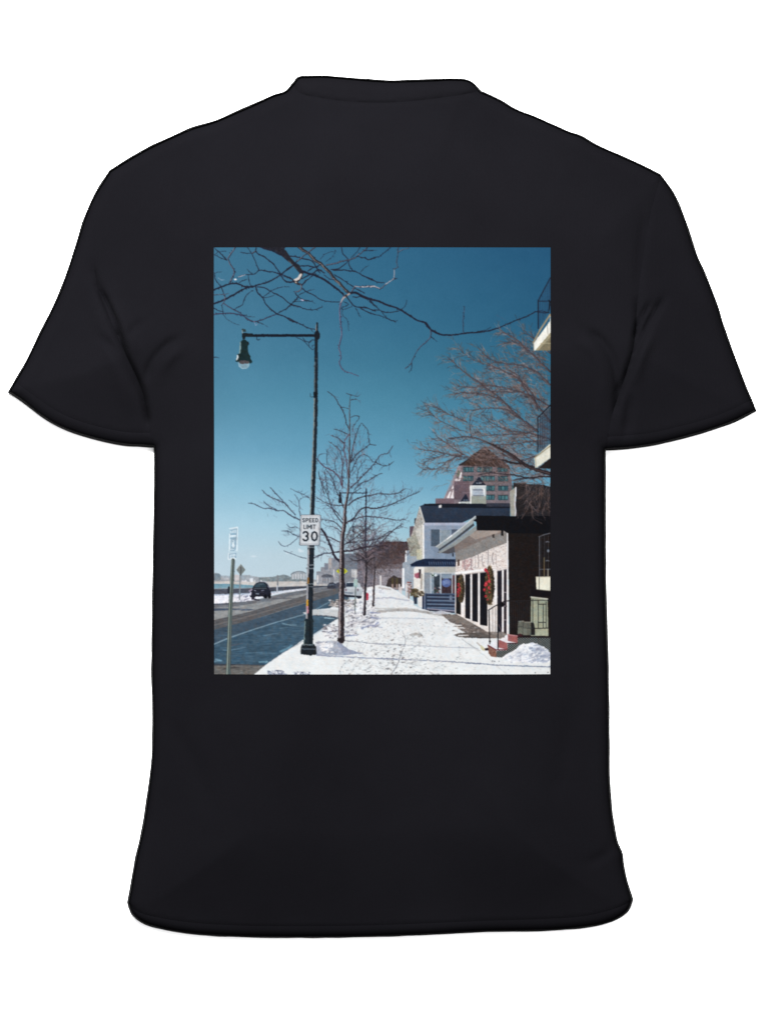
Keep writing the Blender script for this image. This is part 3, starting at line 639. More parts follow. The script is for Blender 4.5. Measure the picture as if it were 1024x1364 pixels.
# plough spoil along the kerb
speck(357, 893, 378, 898, 90, [(120, 128, 150), (236, 238, 242), (96, 104, 128), (190, 196, 208)], (.6, 1.6), .8)
speck(390, 895, 413, 898, 70, [(120, 128, 150), (236, 238, 242), (100, 108, 130), (190, 196, 208)], (.6, 1.6), .8)
kind('printed_snow_bank', 'lumpy ploughed snow between the trees and the kerb')
def lumps(x0, y0, x1, y1, n, size, cols=((240, 240, 244), (214, 214, 222), (178, 180, 194), (150, 152, 168), (204, 202, 206), (112, 110, 118)), asp=1.3, f=None):
    for _ in range(n):
        x, y = rnd.uniform(x0, x1), rnd.uniform(y0, y1)
        if f and not f(x, y): continue
        s = rnd.uniform(*size); seg((x - s * asp * .5, y + s * .2), (x + s * asp * .5, y - s * .1), s * .5, s * .35, rnd.choice(cols), .75)
lumps(455, 800, 500, 812, 160, (.8, 2.2)); lumps(462, 812, 508, 822, 200, (.8, 2.4), f=lambda x, y: x < 500 + (y - 812) * .4)
lumps(464, 822, 504, 836, 260, (.8, 2.6), f=lambda x, y: y < 838 - abs(x - 482) * .15)
lumps(430, 832, 458, 850, 130, (.7, 2.0)); lumps(458, 828, 476, 848, 90, (.7, 2.0))
lumps(480, 785, 512, 800, 110, (.7, 1.8), cols=((238, 238, 244), (220, 220, 232), (196, 198, 214)))
for q in ([(600, 345), (690, 310), (800, 338)], [(450, 415), (560, 408)], [(690, 240), (780, 250)], [(690, 190), (780, 195)], [(760, 285), (700, 330)]): stroke(T(c13, q), 2.4, .8, (130, 138, 172), .8)
stroke(T(c13, [(215, 372), (280, 380), (360, 368)]), 1.6, .8, (90, 90, 104), .8); stroke(T(c13, [(230, 340), (270, 320), (330, 345)]), 1.2, .8, (120, 116, 124), .8)
speck(*T(c13, [(210, 325)])[0], *T(c13, [(370, 375)])[0], 40, [(96, 96, 108), (160, 156, 164), (230, 230, 238)], (.6, 1.4), .8, 1.5)
stroke(T(c12, [(560, 758), (700, 662), (820, 592), (900, 545)]), .9, .9, (120, 130, 146), .6)
kind('printed_snow_pile', 'mound of shovelled snow beside the lamp post foot')
poly(T(c13, [(150, 600), (150, 500), (200, 470), (330, 460), (400, 490), (470, 545), (620, 590), (400, 606)]), (184, 188, 200), noise=9, ns=(3, 2), col2=(156, 164, 184))
poly(T(c13, [(340, 470), (400, 492), (470, 548), (620, 588), (430, 602), (400, 560)]), (142, 150, 174), noise=6)
lumps(*T(c13, [(200, 480)])[0], *T(c13, [(320, 580)])[0], 70, (.9, 2.2), cols=((250, 248, 246), (240, 238, 240), (206, 206, 216)))
lumps(*T(c13, [(150, 470)])[0], *T(c13, [(400, 510)])[0], 60, (.6, 1.4), cols=((150, 154, 172), (206, 208, 218), (120, 120, 134)))

# ---- vehicles
kind('printed_truck', 'white pickup truck parked at the kerb, seen from behind')
poly(T(c11, [(500, 535), (520, 480), (545, 472), (640, 470), (680, 490), (690, 530), (710, 540), (705, 620), (690, 650), (500, 625)]), (172, 182, 192), noise=6)
poly(T(c11, [(525, 482), (640, 478), (650, 522), (520, 525)]), (44, 56, 76), noise=5)
poly(T(c11, [(500, 610), (540, 618), (700, 630), (695, 655), (660, 662), (640, 645), (530, 645), (500, 630)]), (34, 38, 56), noise=4)
poly(T(c11, [(505, 535), (700, 535), (700, 545), (505, 545)]), (200, 208, 214))
poly(T(c11, [(510, 585), (600, 590), (600, 605), (510, 600)]), (110, 124, 142))
for u in (520, 655): ell(*T(c11, [(u, 560)])[0], 1.0, 1.8, (130, 100, 110))
kind('printed_car', 'dark car far down the road')
poly(T(c11, [(305, 545), (310, 510), (330, 480), (370, 474), (400, 490), (415, 520), (410, 545), (350, 548)]), (58, 62, 78), noise=6)
poly(T(c11, [(330, 495), (385, 492), (392, 508), (322, 510)]), (92, 104, 122))
kind('printed_car', 'second dark car beside the tree trunk down the road')
poly(T(c11, [(405, 540), (400, 495), (420, 475), (445, 478), (445, 540)]), (78, 80, 96), noise=6)
poly(T(c11, [(490, 480), (515, 475), (520, 540), (492, 540)]), (60, 64, 84), noise=6)
kind('printed_car', 'dark sport utility vehicle driving towards the viewer on the far lane')
poly(T(c10, [(450, 880), (455, 830), (480, 800), (500, 765), (525, 735), (560, 722), (620, 722), (648, 740), (672, 780), (690, 820), (690, 905), (665, 912), (655, 890), (645, 912), (618, 912), (600, 890), (520, 893), (500, 910), (470, 905)]), (32, 32, 48), noise=5, ns=(3, 2))
poly(T(c10, [(495, 790), (520, 745), (560, 738), (620, 738), (640, 760), (645, 790)]), (38, 58, 72), noise=6)
poly(T(c10, [(545, 742), (610, 742), (620, 758), (550, 762)]), (74, 94, 108), alpha=.8)
stroke(T(c10, [(520, 735), (560, 722), (625, 724), (650, 745)]), 1.5, 1.2, (168, 174, 184), .8)
stroke(T(c10, [(500, 802), (640, 800)]), .9, .9, (96, 116, 124), .9)
stroke(T(c10, [(452, 828), (475, 812)]), 3.0, 2.0, (150, 138, 158)); stroke(T(c10, [(458, 872), (462, 850)]), 2.2, 2.2, (190, 186, 204))
stroke(T(c10, [(522, 860), (552, 862)]), 1.3, 1.3, (140, 148, 162)); stroke(T(c10, [(660, 775), (672, 790)]), 1.2, 1.2, (120, 128, 150))
for u in (630, 675): ell(*T(c10, [(u, 890)])[0], 1.8, 3.0, (14, 14, 24))
poly(T(c10, [(505, 788), (528, 748), (560, 742), (575, 788)]), (60, 84, 98), alpha=.7); stroke(T(c10, [(648, 745), (668, 782), (684, 820)]), .7, .7, (110, 114, 134), .8)
stroke(T(c10, [(505, 822), (520, 828)]), 1.3, 1.0, (150, 156, 176), .9); stroke(T(c10, [(585, 826), (612, 820)]), 1.3, 1.0, (120, 126, 146), .9); stroke(T(c10, [(505, 845), (610, 845)]), .8, .8, (60, 62, 82), .9); stroke(T(c10, [(560, 722), (562, 716)]), .8, .8, (60, 64, 78)); stroke(T(c10, [(575, 712), (590, 718)]), 1.2, .8, (210, 214, 222), .8)
stroke(T(c10, [(480, 915), (560, 935)]), 2.4, 1.0, (46, 40, 60)); poly(T(c10, [(700, 912), (900, 905), (1000, 915), (720, 922)]), (86, 88, 98), alpha=.8)
kind('printed_fire_hydrant', 'small red fire hydrant in the snow')
poly(T(c11, [(750, 605), (762, 590), (775, 605), (778, 640), (772, 675), (755, 675), (750, 640)]), (190, 50, 74), noise=8)

# ---- the small signs
kind('printed_warning_sign', 'grey back of a diamond warning sign on a thin post')
stroke(T(c10, [(343, 640), (335, 925)]), 1.6, 1.8, (128, 136, 142)); 
poly(T(c10, [(350, 523), (402, 588), (350, 655), (298, 590)]), (118, 124, 122), noise=4)
stroke(T(c10, [(350, 560), (346, 650)]), 1.6, 1.6, (82, 88, 92))
stroke(T(c10, [(298, 590), (350, 523)]), .6, .6, (168, 174, 172))
kind('printed_marker_post', 'slim grey post beyond the road')
stroke(T(c10, [(768, 655), (768, 770)]), 1.8, 1.8, (118, 124, 132)); stroke(T(c10, [(762, 770), (762, 850)]), 1.8, 1.8, (180, 186, 198))
kind('printed_bollard', 'dark figure like post against the sea wall')
poly(T(c10, [(198, 860), (200, 790), (212, 772), (222, 790), (226, 860)]), (36, 40, 54))
kind('printed_warning_sign', 'yellow diamond warning sign behind the tree trunk')
poly(T(c11, [(476, 292), (541, 348), (476, 402), (408, 348)]), (204, 208, 30), noise=6)
for q in ([(425, 330), (440, 340), (430, 365)], [(510, 335), (520, 350), (505, 362)]): stroke(T(c11, q), 1.0, .7, (110, 116, 20), .8)
kind('printed_street_sign', 'small pale green sign on a thin pole by the truck')
poly(T(c11, [(605, 440), (652, 436), (652, 528), (605, 528)]), (150, 178, 176), noise=5)
stroke(T(c11, [(630, 528), (620, 815)]), 1.4, 1.6, (108, 118, 118))
stroke(T(c11, [(628, 340), (628, 440)]), 2.0, 1.6, (196, 198, 200), .8)
kind('printed_parking_sign', 'tilted ghostly sign with a boxed emblem, atop a ribbed metal post')
sg = (186, 212, 228)
poly(T(c10, [(225, 122), (312, 104), (316, 178), (225, 184)]), sg, alpha=.6); poly(T(c10, [(218, 186), (308, 180), (300, 372), (214, 376)]), sg, alpha=.5); poly(T(c10, [(214, 402), (296, 390), (292, 465), (208, 468)]), sg, alpha=.6)
dk = (112, 146, 172); wt = (226, 238, 246)
for q in ([(232, 140), (303, 124), (304, 160), (300, 176), (232, 178)], [(228, 190), (302, 186), (298, 225), (226, 228)], [(228, 238), (296, 236), (290, 350), (270, 370), (226, 368)], [(240, 250), (282, 248), (278, 345), (238, 348), (240, 250)], [(216, 412), (292, 400), (288, 452)], [(218, 412), (218, 462)]): stroke(T(c10, q), .9, .9, dk, .85)
for q in ([(220, 120), (312, 104)], [(222, 185), (218, 376)], [(312, 110), (306, 372)], [(250, 158), (285, 152)], [(236, 205), (292, 200)], [(262, 262), (262, 300)], [(250, 345), (268, 330), (275, 310), (258, 300), (250, 325)], [(210, 400), (206, 468)], [(232, 430), (285, 425)], [(235, 455), (275, 455)], [(214, 470), (290, 466)]): stroke(T(c10, q), 1.2, 1.2, wt, .85)
for u in (245, 262, 280): stroke(T(c10, [(u, 145), (u + 4, 160)]), .8, .8, dk, .7); stroke(T(c10, [(u, 425), (u, 446)]), .8, .8, dk, .7)
stroke(T(c10, [(246, 330), (258, 345), (272, 335)]), .8, .8, dk, .8); ell(*T(c10, [(258, 268)])[0], .8, .8, dk)
pp = T(BL, [(136, 606), (120, 900), (106, 1290)])
stroke(pp, 4.6, 6.2, (84, 96, 92)); stroke([(x - 1.2, y) for x, y in pp], 1.0, 1.6, (136, 150, 142)); stroke([(x + .3, y) for x, y in pp], .9, 1.1, (50, 60, 62)); stroke([(x + 1.7, y) for x, y in pp], .7, 1.3, (118, 134, 132)); stroke([(x + 2.3, y) for x, y in pp], .4, .7, (44, 52, 56))

# ---- trees in the middle distance
BK, BR_, PK = (40, 40, 56), (72, 58, 62), (150, 128, 138)
def grow(x, y, ang, L, w0, dep, col, spread=.5, up=.0, jit=.3, fill=1.0, alpha=.85):
    pts = [(x, y)]; n = max(2, int(L / 4)); a = ang
    for i in range(n):
        a += rnd.uniform(-jit, jit) * .6 + (-math.pi / 2 - a) * up
        pts.append((pts[-1][0] + math.cos(a) * L / n, pts[-1][1] + math.sin(a) * L / n))
    stroke(pts, w0, w0 * .55, col if not isinstance(col, list) else rnd.choice(col), alpha)
    if dep <= 0: return
    for i in range(1, n + 1):
        if rnd.random() < fill:
            s = rnd.choice((-1, 1)); grow(*pts[i], a + s * rnd.uniform(spread * .5, spread * 1.4), L * rnd.uniform(.35, .62), w0 * .55, dep - 1, col, spread, up, jit, fill, alpha)
kind('printed_bare_tree', 'rows of distant leafless street trees massed over the pavement')
cols = [(70, 62, 70), (50, 44, 52), (94, 82, 90), (120, 106, 112), (64, 52, 52), (80, 66, 62)]
for cx, cy, rx, ry, n in [(524, 734, 22, 12, 210), (500, 742, 26, 17, 260), (485, 722, 24, 22, 230), (508, 760, 16, 10, 80)]:
    for _ in range(n):
        a = rnd.uniform(0, 6.28); r_ = math.sqrt(rnd.random()); x, y = cx + rx * r_ * math.cos(a), cy + ry * r_ * math.sin(a)
        grow(x, y, rnd.uniform(-2.9, -.3), rnd.uniform(4, 11), rnd.uniform(.5, .9), 1, cols, .7, 0, .4, .6, .55)
kind('printed_bare_tree', 'third leafless street tree with a slim trunk')
stroke(T(c11, [(830, 738), (835, 560), (842, 400), (845, 300)]), 3.0, 2.0, (50, 42, 48)); stroke(T(c11, [(824, 700), (829, 560), (833, 400), (836, 310)]), .9, .7, (170, 156, 160), .8)
for a in (-2.6, -2.2, -1.9, -1.4, -1.0, -.6): grow(498.5, 757 + rnd.uniform(-4, 4), a, rnd.uniform(18, 28), 1.2, 2, [(70, 60, 66), (100, 88, 94), (60, 52, 60)], .55, .02, .3, .8)
kind('printed_bare_tree', 'second leafless street tree')
stroke(T(c11, [(730, 835), (733, 700), (738, 560), (748, 400), (752, 300), (750, 200), (745, 60)]), 4.0, 1.6, (44, 38, 46)); stroke(T(c11, [(720, 830), (722, 700), (726, 560), (735, 400), (742, 300)]), 1.0, .9, (158, 146, 152), .8)
stroke(T(c11, [(690, 220), (700, 300), (722, 370), (728, 460)]), 1.6, 1.6, (128, 116, 124))
for p in ([(752, 290), (790, 220), (850, 190), (920, 160)], [(750, 230), (800, 160), (880, 110), (1000, 60)], [(745, 250), (690, 180), (620, 140)], [(748, 160), (700, 90), (640, 40)], [(748, 190), (640, 230), (560, 200)]): limb(T(c11, p), 1.7, .7, (52, 46, 54), wig=.4)
for y0, a, L in [(748, -2.7, 22), (744, -2.3, 24), (738, -2.5, 24), (730, -2.0, 26), (745, -.4, 28), (738, -.8, 30), (728, -.9, 26), (722, -1.2, 28), (722, -1.9, 26), (735, -.3, 26), (712, -1.5, 24), (740, -1.2, 28), (730, -.5, 30)]:
    grow(487.5, y0, a, L, 1.1, 2, [(70, 62, 76), (100, 88, 100), (56, 50, 64), (130, 112, 122)], .55, .02, .3, .85, .75)

kind('printed_street_lamp', 'further street lamp seen through the trees')
stroke(T(c8, [(497, 300), (494, 560), (490, 860)]), 1.7, 2.0, (48, 50, 70)); stroke(T(c8, [(245, 340), (490, 342)]), 1.3, 1.3, (48, 52, 74))
poly(T(c8, [(232, 330), (250, 330), (252, 372), (262, 425), (252, 440), (235, 440), (224, 425), (232, 372)]), (24, 30, 44)); ell(*T(c8, [(497, 335)])[0], 1.3, 1.5, (34, 38, 54))
stroke(T(c8, [(370, 665), (372, 720)]), 1.6, 2.6, (38, 42, 58)); stroke(T(c8, [(372, 668), (480, 664)]), .8, .8, (60, 62, 82))

# main tree
kind('printed_bare_tree', 'leafless young street tree with a reddish trunk near the lamp post')
DB = (52, 42, 54)
def tr_(k, pts, w0, w1, sub=1, col=DB, L=8, lit=None):
    c = limb(T(k, pts), w0, w1, col, lit, .25, wig=.3)
    for i in range(2, len(c)):
        if rnd.random() < 1.1 * sub:
            dx, dy = c[i][0] - c[i-1][0], c[i][1] - c[i-1][1]; a = math.atan2(dy, dx) + rnd.choice((-1, 1)) * rnd.uniform(.5, 1.0)
            grow(*c[i], a, rnd.uniform(.4, 1.2) * L, .7, 1, [(66, 66, 86), (88, 78, 96), (56, 62, 84)], .6, 0, .35, .7, .62)
for p in ([(300, 105), (345, 118), (385, 128), (415, 135)], [(345, 170), (405, 158)], [(250, 242), (300, 242), (330, 255)], [(345, 340), (395, 318), (430, 325), (400, 380), (355, 450)]): tr_(c6, p, .8, .6, .15)
tr_(c6, [(120, 85), (185, 135), (230, 210), (285, 310), (305, 400), (330, 445)], .7, 1.2, .3, L=4)
tr_(c6, [(445, 395), (410, 470), (375, 590), (355, 700), (345, 770)], .8, 1.5, .5)
tr_(c6, [(455, 390), (515, 470), (520, 560), (530, 600)], .5, .9, .4)
tr_(c6, [(590, 605), (530, 600), (480, 640), (410, 690), (350, 770)], .8, 1.3, .7)
tr_(c6, [(180, 450), (250, 470), (310, 500)], .7, 1.0, .8, L=5)
tr_(c6, [(150, 510), (230, 545), (280, 590), (285, 640)], .7, 1.2, .8, L=6)
tr_(c6, [(130, 570), (190, 610), (240, 660), (262, 760), (262, 900), (265, 1024)], .7, 1.6, .7, lit=(168, 140, 152))
tr_(c6, [(330, 500), (290, 560), (280, 640), (300, 740), (320, 900)], 1.2, 1.4, .5, (96, 66, 84))
tr_(c6, [(755, 615), (700, 690), (640, 700), (590, 770), (480, 890), (400, 970), (345, 1024)], .8, 1.6, .8, lit=(120, 100, 120))
tr_(c6, [(765, 765), (700, 810), (640, 800), (590, 770)], .7, 1.0, .9)
tr_(c6, [(655, 880), (600, 900), (520, 950), (440, 980), (380, 1040)], .7, 1.2, .9)
tr_(c6, [(15, 740), (80, 810), (200, 880), (245, 950), (262, 1010)], 1.3, 1.6, 1, (88, 62, 84), 10)
tr_(c6, [(30, 860), (60, 980), (90, 1080)], .8, 1.0, 1); tr_(c6, [(90, 850), (110, 980), (130, 1080)], .8, 1.0, 1); tr_(c6, [(100, 840), (170, 930), (200, 1040)], .8, 1.0, 1)
tr_(c6, [(20, 790), (40, 700), (80, 690)], .7, .6, 1, L=5); tr_(c6, [(120, 800), (110, 720), (120, 650)], .7, .6, 1, L=5); tr_(c6, [(210, 870), (190, 790), (210, 720)], .7, .6, 1, L=5)
tr_(c6, [(420, 1000), (410, 880), (440, 810), (490, 750)], .9, .6, .6)
tr_(c6, [(350, 870), (390, 780), (450, 700), (520, 720), (560, 770)], 1.0, .7, .5)
for p, w0, w1, s_ in [([(320, 460), (400, 400), (500, 370), (620, 350), (780, 350), (880, 300)], 1.7, .7, 1), ([(290, 640), (370, 590), (460, 490), (600, 490), (720, 460), (850, 400), (1020, 325)], 2.0, .7, 1), ([(300, 630), (400, 590), (480, 570), (640, 580), (800, 605), (880, 600)], 1.4, .7, .9),
    ([(270, 640), (200, 550), (150, 450), (110, 330), (40, 200)], 1.5, .7, .9), ([(270, 700), (180, 620), (60, 600)], 1.2, .7, .9), ([(275, 480), (200, 300), (150, 200)], 1.2, .6, .9), ([(300, 460), (200, 460), (110, 440), (10, 380)], 1.2, .6, .9),
    ([(290, 910), (360, 900), (480, 870), (640, 855), (700, 860)], 2.4, 1.2, .5), ([(260, 910), (150, 925), (90, 930), (0, 960)], 1.8, .8, .8), ([(290, 840), (400, 770), (480, 700), (560, 640)], 1.2, .6, 1), ([(300, 830), (420, 810), (600, 790), (720, 720), (850, 670)], 1.2, .6, .8), ([(300, 790), (340, 690), (400, 600)], 1.0, .6, .8),
    ([(255, 830), (180, 790), (100, 760), (20, 740)], 1.2, .6, .8), ([(330, 420), (370, 340), (440, 300)], .9, .6, .8), ([(265, 600), (180, 500), (100, 450)], 1, .6, .8), ([(260, 730), (200, 680), (100, 660)], 1, .6, .8), ([(640, 830), (700, 760), (780, 690), (850, 640)], 1.6, .7, .8)]:
    tr_(c8, p, w0, w1, s_, L=9)
tr_(c8, [(60, 690), (110, 770), (150, 860), (190, 960), (240, 1010)], 2.4, 3.2, .3, (44, 36, 50))
for _ in range(300):
    y = rnd.uniform(575, 745); hw = np.interp(y, [575, 640, 700, 745], [14, 32, 48, 36]); x = 463 + rnd.uniform(-1, 1) * hw
    if x < 424: x = rnd.uniform(426, 450)
    a = -math.pi / 2 + (x - 463) / 40 + rnd.uniform(-.7, .7)
    grow(x, y, a, rnd.uniform(5, 13), rnd.uniform(.5, .8), 1, [(78, 76, 92), (100, 86, 100), (130, 112, 124), (60, 60, 78)], .6, 0, .35, .7, .55)
for _ in range(60):
    x, y = rnd.uniform(490, 545), rnd.uniform(650, 700) ; y += abs(x - 505) * .15
    grow(x, y, rnd.uniform(-1.6, -.2), rnd.uniform(5, 12), .6, 1, [(78, 76, 92), (100, 86, 100), (60, 60, 78)], .6, 0, .35, .7, .5)
for _ in range(46): grow(rnd.uniform(352, 398), rnd.uniform(655, 690), rnd.uniform(-2.9, -1.2), rnd.uniform(4, 8), .55, 1, [(92, 108, 128), (76, 88, 108)], .6, 0, .35, .6, .45) if rnd.random() < .5 else grow(rnd.uniform(382, 400), rnd.uniform(698, 716), rnd.uniform(-3.3, -2.2), rnd.uniform(4, 9), .55, 1, [(92, 108, 128), (76, 88, 108)], .6, 0, .35, .6, .45)
trunk = cat([(454.5, 853), (454.8, 820), (455.2, 780), (455.6, 747), (456, 717), (459, 697.5), (460, 676), (463, 661), (464.4, 642), (465.2, 623), (465.6, 597), (465.8, 578), (465.8, 558), (465.5, 544), (466.2, 535), (467.2, 526)], 3)
n = len(trunk)
def tw(y): return float(np.interp(y, [526, 545, 600, 640, 662, 700, 745, 853], [.7, 1.1, 1.8, 2.4, 3.2, 4.8, 6.6, 8.0]))
for i in range(n - 1):
    (xa, ya), (xb, yb) = trunk[i], trunk[i + 1]
    seg((xa, ya), (xb, yb), tw(ya) / 2, tw(yb) / 2, (46, 36, 42))
for i in range(n - 1):
    (xa, ya), (xb, yb) = trunk[i], trunk[i + 1]
    seg((xa - tw(ya) * .28, ya), (xb - tw(yb) * .28, yb), tw(ya) * .17, tw(yb) * .17, (158, 146, 148), .8)
    if ya > 640: seg((xa + tw(ya) * .1, ya), (xb + tw(ya) * .1, yb), tw(ya) * .09, tw(ya) * .09, rnd.choice([(62, 50, 54), (38, 30, 38)]), .5)
for _ in range(22):
    y = rnd.uniform(750, 850); x = 454.9 + rnd.uniform(-3, 3.2); seg((x - .8, y), (x + .8, y), .4, .4, rnd.choice([(24, 18, 26), (96, 80, 82)]), .8)
poly([(449.5, 850), (459, 850), (459.5, 854), (449, 854)], (40, 32, 38))
# branches left of the pole
def lt(p, w0, w1, s_=.6, L=5): tr_(c9, p, w0, w1, s_, (72, 84, 104), L)
lt([(10, 255), (80, 270), (170, 315), (260, 318), (350, 345), (400, 340), (470, 385), (590, 450)], .9, 1.8, .3)
lt([(165, 110), (230, 170), (330, 220), (410, 250), (480, 320), (540, 390)], .9, 1.4, .5); lt([(260, 80), (320, 150), (390, 220), (440, 280)], 1.2, 1.2, .4)
lt([(180, 230), (240, 290), (330, 330)], .7, .9, .6); lt([(490, 90), (560, 130), (640, 160), (700, 190)], .7, .9, .8); lt([(535, 160), (580, 230), (590, 330), (600, 400)], .8, 1.0, .5)
lt([(700, 195), (640, 185), (590, 220)], .8, .6, .4); lt([(470, 220), (520, 260), (560, 290)], .6, .7, .5); lt([(385, 575), (450, 575), (520, 610), (590, 640)], .8, 1.0, .9); lt([(440, 500), (470, 530), (560, 530)], .6, .7, .8)
lt([(350, 690), (380, 735), (420, 748), (490, 720), (560, 660)], .8, .9, .1); lt([(415, 800), (510, 835), (600, 870), (665, 882)], .7, .9, .1)
lt([(760, 880), (830, 850), (880, 820)], 1.0, 1.0, .6)

# ---- overhanging branches at the top
kind('printed_overhanging_branch', 'knobbly bare branches reaching down across the top of the sky')
ND = (30, 34, 56); LI = (150, 146, 158)
def ob(k, p, w0, w1, lit=None, kn=.6, side=-1): return limb(T(k, p), w0 * .85, w1 * .85, ND, lit, kn, side)
ob(c1, [(540, 20), (640, 50), (740, 95), (820, 135), (900, 200), (940, 230)], 2.2, 2.6, None, .5)
ob(c1, [(560, 20), (700, 70), (800, 60), (850, 40)], 5, 3)
poly(T(c1, [(600, 38), (840, 38), (850, 60), (900, 140), (960, 200), (1024, 250), (1024, 340), (960, 270), (900, 210), (820, 130), (740, 80), (660, 60)]), (34, 34, 46), noise=8, ns=(3, 3))
stroke(T(c2, [(0, 90), (60, 190), (110, 240), (160, 290)]), 4.4, 4.4, (34, 34, 44)); stroke(T(c2, [(40, 190), (90, 250), (140, 290)]), 1.0, .9, (104, 98, 100), .7)
limb(T(c2, [(150, 280), (190, 330), (170, 380), (130, 420)]), 4.6, 5.0, (40, 38, 46))
stroke(T(c2, [(180, 350), (150, 395), (110, 415)]), 3.4, 3.4, (192, 182, 176)); stroke(T(c2, [(110, 430), (150, 455), (180, 460)]), 3.4, 2.4, (46, 44, 54)); stroke(T(c2, [(100, 415), (125, 440)]), 1.6, 1.2, (176, 166, 150))
ob(c2, [(180, 460), (190, 500), (150, 540), (115, 545)], 2.2, 1.6, (180, 168, 170), .6)
ob(c2, [(115, 560), (160, 610), (230, 640), (300, 655)], 1.4, .9, None, .8); ob(c2, [(160, 580), (230, 545), (330, 515)], .9, .5); ob(c2, [(190, 505), (260, 555), (340, 590), (400, 632), (490, 655), (620, 660)], 1.4, 1.0)
ob(c2, [(0, 365), (60, 395), (110, 430)], 1.8, 1.8); ob(c2, [(0, 420), (40, 432), (100, 425)], 1.4, 1.4); ob(c2, [(300, 370), (240, 420), (190, 470)], 1.4, 1.8); ob(c2, [(190, 400), (250, 365), (330, 330), (380, 290), (440, 330)], 1.6, 1.8)
# second thick limb
limb(T(c2, [(150, 30), (210, 75), (270, 110), (330, 180), (400, 220), (450, 270), (510, 330), (560, 400), (620, 450), (670, 510), (730, 560)]), 3.9, 3.4, (36, 36, 46), (98, 92, 94), .6, -1)
stroke(T(c2, [(280, 120), (340, 190)]), 1.4, 1.3, (128, 118, 114), .7); stroke(T(c2, [(400, 225), (470, 300)]), 1.3, 1.2, (146, 136, 128), .7); stroke(T(c2, [(545, 390), (620, 470), (690, 530)]), 1.2, 1.1, (130, 120, 118), .7)
ob(c2, [(190, 310), (280, 340), (370, 370), (440, 405), (520, 460), (600, 520), (660, 570)], 3.4, 2.6)
ob(c2, [(40, 135), (120, 145), (200, 170), (270, 180), (330, 220), (360, 280), (400, 330)], 1.7, 1.5); ob(c2, [(120, 215), (180, 165), (240, 110), (300, 70), (340, 40)], 1.4, 1.8, (150, 140, 144)); ob(c2, [(180, 250), (260, 250), (330, 265), (400, 240)], 1.8, 1.6)
ob(c2, [(0, 310), (70, 265), (130, 200)], 1.8, 1.0); ob(c2, [(260, 310), (320, 270), (370, 260)], 1.4, 1.4)
ob(c2, [(400, 175), (450, 120), (520, 92), (560, 85)], .6, .6); ob(c2, [(460, 205), (540, 140), (580, 80)], .6, .5)
ob(c2, [(470, 240), (560, 225), (640, 200), (710, 185), (790, 160), (840, 120), (900, 70), (940, 30)], 2.2, 1.6, (140, 132, 144))
ob(c2, [(520, 295), (600, 285), (660, 250), (710, 200)], 1.6, 1.2); ob(c2, [(540, 300), (680, 300), (820, 325), (900, 370), (1024, 425)], 1.6, 1.3); ob(c2, [(640, 40), (655, 110), (710, 170), (730, 250), (780, 320)], 1.2, 1.2)
ob(c2, [(850, 40), (800, 110), (750, 155)], 1.0, .8); ob(c2, [(830, 145), (900, 160), (945, 185), (1024, 150)], 1.0, 1.0); ob(c3, [(0, 155), (60, 160), (92, 182), (150, 155), (210, 145), (280, 95), (340, 40)], 1.1, 1.0)
ob(c2, [(850, 330), (890, 280), (950, 245)], .8, .6); ob(c2, [(900, 80), (950, 75), (1024, 70)], .8, .6); ob(c3, [(50, 75), (110, 80), (180, 70)], .8, .5)
ob(c2, [(560, 350), (640, 400), (720, 450), (790, 500), (900, 560)], 1.4, 1.4); ob(c2, [(440, 350), (510, 400), (560, 410)], 1.0, 1.0)
ob(c2, [(740, 565), (770, 520), (800, 480), (850, 485), (930, 490), (1024, 485)], 2.0, 1.8, (168, 160, 166), .3); ob(c3, [(0, 490), (60, 485), (150, 480), (225, 508), (270, 475), (330, 430), (385, 390), (388, 290), (430, 265)], 2.0, 1.3, (168, 160, 166), .4)
for p in ([(800, 482), (850, 488)], [(870, 488), (940, 488)], [(970, 488), (1020, 484)]): stroke(T(c2, p), 1.3, 1.3, (186, 176, 180), .8)
for p in ([(20, 487), (90, 487)], [(120, 482), (160, 480), (215, 505)], [(290, 455), (340, 425), (380, 398)], [(385, 380), (386, 300)]): stroke(T(c3, p), 1.2, 1.0, (184, 176, 182), .8)
ob(c3, [(430, 265), (410, 210), (425, 130), (428, 40)], 1.3, 1.2, LI); ob(c3, [(435, 95), (480, 62), (550, 50)], 1.2, .9, (190, 180, 186)); ob(c3, [(385, 400), (420, 390)], 1.6, .8)
ob(c3, [(0, 345), (60, 375), (130, 400), (190, 435), (270, 440)], 1.5, 1.2)
ob(c2, [(730, 560), (800, 555), (860, 585), (940, 620), (1024, 640)], 3.6, 3.0); ob(c3, [(0, 590), (90, 625), (190, 645), (290, 690), (450, 745), (560, 815), (660, 875), (745, 900), (800, 970), (880, 1015)], 3.0, 2.2)
limb(T(TR, [(265, 480), (300, 520), (350, 545), (440, 550), (490, 541), (600, 532), (690, 510), (770, 475), (860, 440), (920, 412), (975, 418)]), 2.3, 1.0, ND, None, .7)
limb(T(TR, [(489, 540), (487, 470), (495, 388)]), 1.1, .8, ND, (140, 136, 170), .8); limb(T(TR, [(300, 525), (298, 560), (230, 630), (195, 690), (185, 715), (150, 745)]), 1.5, .8, ND, (150, 144, 168), .5); limb(T(TR, [(188, 710), (190, 740), (175, 765)]), 1.0, .6, ND); limb(T(TR, [(302, 560), (330, 583)]), .9, .5, ND)
limb(T(TR, [(570, 530), (620, 520), (650, 502)]), .9, .5, ND); limb(T(TR, [(680, 435), (735, 465)]), .5, .4, (70, 90, 120)); limb(T(TR, [(120, 408), (150, 385), (160, 352)]), .8, .5, ND)
